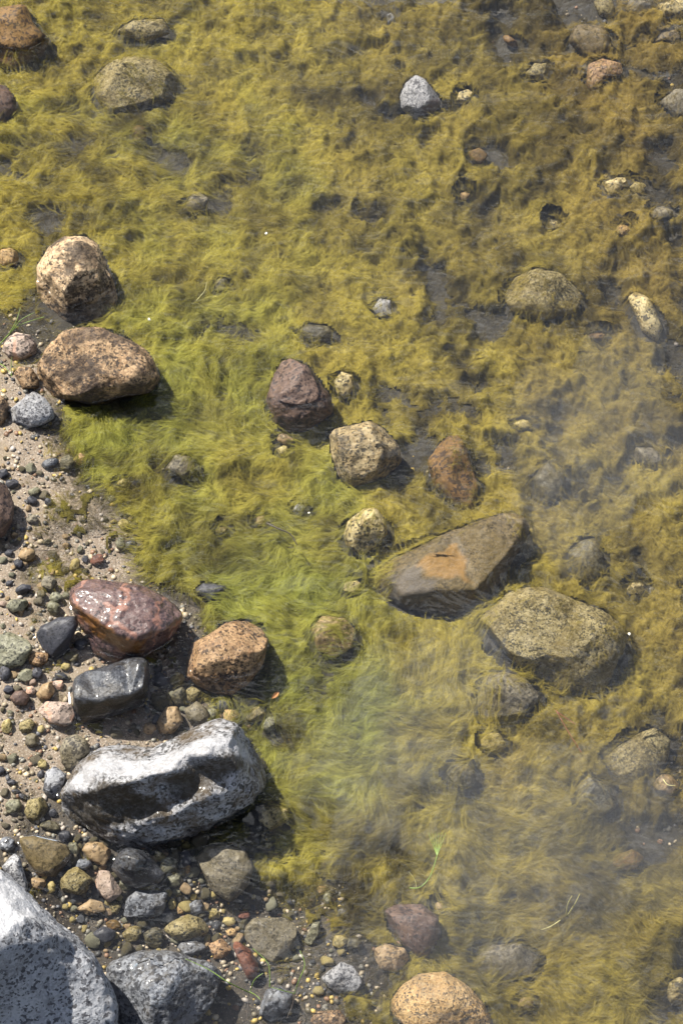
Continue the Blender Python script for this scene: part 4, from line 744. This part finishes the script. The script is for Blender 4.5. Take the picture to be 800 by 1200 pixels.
b = mk(nt, 'ShaderNodeBsdfDiffuse'); L(mm, b.inputs[0]); bp = mk(nt, 'ShaderNodeBump', Strength=.8, Distance=.006); L(nz.outputs['Fac'], bp.inputs['Height']); L(bp.outputs[0], b.inputs['Normal'])
o = mk(nt, 'ShaderNodeOutputMaterial'); L(b.outputs[0], o.inputs[0])
tag(link('algae_felt', fme, fm), 'matted brown algae felt under the loose filaments', 'algae', kind='stuff')
print('strands', n, 'felt', len(fc))

# ------------------------------------------------------------------ stems, needles, chips
def tube(name, mat, pts, r0, r1, parent=None, loc=(0, 0, 0), sides=6):
    pts = [np.array(p, float) for p in pts]; C = []
    for i in range(len(pts)-1):
        a, b_, c, d = pts[max(i-1, 0)], pts[i], pts[i+1], pts[min(i+2, len(pts)-1)]
        for t in np.linspace(0, 1, 6, endpoint=False):
            C.append(.5*(2*b_+(c-a)*t+(2*a-5*b_+4*c-d)*t*t+(3*b_-a-3*c+d)*t**3))
    C.append(pts[-1]); C = np.array(C); T_ = np.gradient(C, axis=0); T_ /= np.linalg.norm(T_, axis=1)[:, None]
    A = np.cross(T_, [.1, .2, 1]); A /= np.linalg.norm(A, axis=1)[:, None]; B = np.cross(T_, A); rr = np.linspace(r0, r1, len(C))
    ph = np.arange(sides)*2*math.pi/sides
    V = C[:, None]+rr[:, None, None]*(A[:, None]*np.cos(ph)[None, :, None]+B[:, None]*np.sin(ph)[None, :, None])
    f = [[i*sides+j, i*sides+(j+1) % sides, (i+1)*sides+(j+1) % sides, (i+1)*sides+j] for i in range(len(C)-1) for j in range(sides)]
    return link(name, mesh_from(name, V.reshape(-1, 3)-np.array(loc), np.array(f)), mat, parent)
def plain(name, c, rough=.5, var=.3):
    m = bpy.data.materials.new(name); nt = nodes(m); L = nt.links.new; tc = mk(nt, 'ShaderNodeTexCoord')
    n = mk(nt, 'ShaderNodeTexNoise', Scale=120.0, Detail=4.0); L(tc.outputs['Object'], n.inputs['Vector'])
    col = mix(nt, ramp(nt, n.outputs['Fac'], [(.35, 0.), (.65, 1.)]), tuple(q*(1-var) for q in c), tuple(min(1, q*(1+var)) for q in c))
    b = mk(nt, 'ShaderNodeBsdfPrincipled', Roughness=rough); L(col, b.inputs['Base Color']); o = mk(nt, 'ShaderNodeOutputMaterial'); L(b.outputs[0], o.inputs[0]); return m
GRASS = plain('grass_green', (.16, .24, .05)); STRAW = plain('straw', (.45, .42, .2)); DARKST = plain('dark_stem', (.035, .025, .02)); NEED = plain('needle_brown', (.16, .05, .03)); SHELL = plain('chalk_white', (.7, .7, .66)); LEAF = plain('leaf_orange', (.42, .20, .08))
def w3(l): return [tuple(at(p[0], p[1], p[2])) for p in l]
def sprig(name, label, cat, base, stems):
    b0 = at(*base); e = link(name, None, loc=b0); tag(e, label, cat)
    for part, mat, l, r0, r1 in stems: tube(part, mat, w3(l), r0, r1, e, b0)
    return e
sprig('grass_sprig', 'green grass sprig bending over the pale tan rock at the left edge', 'grass', (-4, 408, -.01), [
 ('blade', GRASS, [(-4,408,-.01),(10,392,.03),(25,380,.05),(52,371,.05)], .0016, .0005), ('blade', GRASS, [(10,392,.03),(19,376,.06),(24,360,.07)], .0012, .0004), ('blade', GRASS, [(14,388,.035),(24,375,.06),(40,366,.07)], .0011, .0004), ('blade', GRASS, [(-4,424,.0),(6,430,.03),(14,441,.03)], .0014, .0004), ('blade', GRASS, [(14,441,.02),(13,428,.04),(14,418,.05)], .001, .0004)])
sprig('pondweed', 'green jointed water weed sprawling over stones at the bottom', 'water plant', (293, 1165, -.05), [
 ('stem', GRASS, [(293,1164,-.05),(268,1152,.0),(245,1137,.015),(217,1124,.03)], .0014, .0007), ('stem', GRASS, [(293,1163,-.05),(298,1149,-.01),(308,1141,.0)], .0014, .0006), ('stem', GRASS, [(293,1163,-.05),(300,1167,-.02),(305,1172,-.01)], .0012, .0005), ('root', DARKST, [(292,1166,-.05),(290,1184,-.05),(288,1202,-.05)], .0013, .0006)])
sprig('pondweed', 'forked green weed stem standing beside the blue grey bottom rock', 'water plant', (345, 1165, -.06), [
 ('stem', GRASS, [(345,1165,-.06),(350,1150,-.02),(357,1131,.0),(351,1114,.01)], .0014, .0006), ('stem', GRASS, [(345,1165,-.06),(330,1161,-.04),(316,1157,-.03)], .0012, .0007), ('stem', GRASS, [(316,1157,-.03),(316,1142,-.01),(313,1128,.0),(296,1112,.005)], .0013, .0006), ('root', DARKST, [(345,1166,-.06),(342,1180,-.05),(336,1194,-.05)], .0013, .0006)])
sprig('water_weed', 'pale green curved water weed with feathery tip below the algae', 'water plant', (480, 1041, -.08), [
 ('stem', GRASS, [(480,1041,-.05),(492,1040,-.04),(504,1027,-.03),(512,1003,-.02)], .0013, .001), ('stem', STRAW, [(488,1042,-.045),(486,1032,-.03),(479,1022,-.02)], .001, .0004)]+[('leaf', GRASS, [(512,1003,-.02),(512+d*.5,990,-.018),(512+d,976,-.016)], .0011, .0003) for d in (-10,-6,-2,2,6,10)])
sprig('grass_blade_pair', 'pair of pale blades sticking up from algae at lower right', 'grass', (664, 1073, -.08), [('blade', STRAW, [(663,1073,-.06),(665,1060,-.02),(670,1050,.0)], .0014, .0006), ('blade', STRAW, [(665,1073,-.06),(673,1060,-.02),(679,1048,.0)], .0015, .0006), ('blade', STRAW, [(656,1079,-.05),(645,1086,-.05),(634,1090,-.05)], .0012, .0005)])
sprig('pine_needles', 'pair of reddish brown pine needles on the water below the broad boulder', 'pine needle', (651, 832, -.002), [('needle', NEED, [(651,832,-.001),(664,855,-.001),(681,882,-.001)], .0010, .0007), ('needle', NEED, [(652,834,-.001),(662,841,-.001),(674,849,-.001)], .0010, .0007)])
tag(tube('twig', DARKST, w3([(312,613,-.03),(325,619,-.025),(340,626,-.025),(348,639,-.03)]), .0022, .0012), 'short dark beaded twig left of the speckled yellow rock', 'twig')
tag(tube('plant_fibre', STRAW, w3([(777,914,-.03),(782,920,-.02),(791,921,-.02)]), .0014, .0006), 'short pale curved fibre over the dark hollow at the right edge', 'fibre')
tag(tube('plant_fibre', STRAW, w3([(230,352,-.02),(240,340,-.015),(242,330,-.015)]), .0010, .0004), 'thin pale fibre in algae right of the cream boulder', 'fibre')
for (x_, y_, r0, lb) in ((175,374,3.2,'tiny white chip floating in algae right of the wide boulders'), (312,273,3.0,'small white chip floating in algae at upper left'), (737,743,3.4,'white chip by the right end of the broad boulder'), (362,601,2.6,'white speck beside the white flake of stone')):
    o = link('shell_chip', blob_mesh('shell_chip', 3, int(x_), .35, 5), SHELL); q_ = at(x_, y_, -.004); o.location = q_; o.scale = (r0*.0014,)*3; o.rotation_euler = (.2, .1, x_); tag(o, lb, 'shell chip')
# a dead leaf
lf = bmesh.new(); LN = 9
rows = []
for i in range(LN):
    t = i/(LN-1); hw = .0105*math.sin(math.pi*min(1, t*.93+.03))**.8
    rows.append([lf.verts.new(((t-.5)*.034, u*hw, .002*abs(u)**1.5+.002*math.sin(t*3))) for u in (-1, -.5, 0, .5, 1)])
for i in range(LN-1):
    for j in range(4): lf.faces.new((rows[i][j], rows[i+1][j], rows[i+1][j+1], rows[i][j+1]))
lme = bpy.data.meshes.new('dead_leaf'); lf.to_mesh(lme); lf.free()
o = link('dead_leaf', lme, LEAF); o.location = at(322, 815, -.02); o.rotation_euler = (.5, .3, .9); o.scale = (.7, .45, .7); tag(o, 'small orange dead leaf right of the orange brown boulder', 'leaf')

# ------------------------------------------------------------------ water creeping up the wet flanks of the rocks
mm_ = bpy.data.materials.new('water_edge'); nt = nodes(mm_); L = nt.links.new
fr = mk(nt, 'ShaderNodeFresnel', IOR=1.33); gl_ = mk(nt, 'ShaderNodeBsdfGlossy', Roughness=.03); tr = mk(nt, 'ShaderNodeBsdfTransparent'); ms = mk(nt, 'ShaderNodeMixShader')
o = mk(nt, 'ShaderNodeOutputMaterial'); L(fr.outputs[0], ms.inputs[0]); L(tr.outputs[0], ms.inputs[1]); L(gl_.outputs[0], ms.inputs[2]); L(ms.outputs[0], o.inputs[0])
for (pts, c, P, top, clear, ro_, rp) in ROCKS:
    if top < .008 or rp < 24: continue
    bm = bmesh.new(); bm.from_mesh(ro_.data)
    g = bmesh.ops.bisect_plane(bm, geom=bm.verts[:]+bm.edges[:]+bm.faces[:], plane_co=(0, 0, .001-P[2]), plane_no=(0, 0, 1))
    cut = [e for e in g['geom_cut'] if isinstance(e, bmesh.types.BMEdge)]
    vs_ = list({v for e in cut for v in e.verts})
    if len(vs_) < 8: bm.free(); continue
    co = np.array([v.co[:] for v in vs_]); idx = {v: i for i, v in enumerate(vs_)}; ed = [(idx[e.verts[0]], idx[e.verts[1]]) for e in cut]; bm.free()
    adj = {}
    for a, b_ in ed: adj.setdefault(a, []).append(b_); adj.setdefault(b_, []).append(a)
    best, seen = [], set()
    for st0 in adj:
        if st0 in seen: continue
        path = [st0]; seen.add(st0); cur = st0
        while True:
            nx2 = [q for q in adj[cur] if q not in seen]
            if not nx2: break
            cur = nx2[0]; seen.add(cur); path.append(cur)
        if len(path) > len(best): best = path
    if len(best) < 12: continue
    lp = co[best]; sl2 = np.r_[0, np.cumsum(np.linalg.norm(np.diff(np.vstack([lp, lp[:1]]), axis=0), axis=1))]
    tq = np.arange(0, sl2[-1], .004); lp = np.stack([np.interp(tq, sl2, np.append(lp[:, a_], lp[0, a_])) for a_ in range(3)], 1)
    for _ in range(4): lp = (lp*2+np.roll(lp, 1, 0)+np.roll(lp, -1, 0))/4
    co = lp; tg = np.roll(co, -1, 0)-np.roll(co, 1, 0); nrm = np.stack([tg[:, 1], -tg[:, 0], 0*tg[:, 0]], 1); nrm /= np.maximum(np.linalg.norm(nrm, axis=1), 1e-9)[:, None]
    if ((co-co.mean(0))*nrm).sum() < 0: nrm = -nrm
    for _ in range(5): nrm = nrm*2+np.roll(nrm, 1, 0)+np.roll(nrm, -1, 0); nrm /= np.linalg.norm(nrm, axis=1)[:, None]
    ed = [(a_, (a_+1) % len(co)) for a_ in range(len(co))]
    prof = [(-.002, .0045), (.0, .0032), (.002, .0018), (.005, .0008), (.009, .0002)]
    V = np.concatenate([co+nrm*d_+np.array([0, 0, z_]) for d_, z_ in prof]); nv = len(co)
    f = [[r__*nv+a, r__*nv+b_, (r__+1)*nv+b_, (r__+1)*nv+a] for r__ in range(len(prof)-1) for a, b_ in ed]
    link('meniscus', mesh_from('meniscus', V+P, np.array(f)), mm_, water)
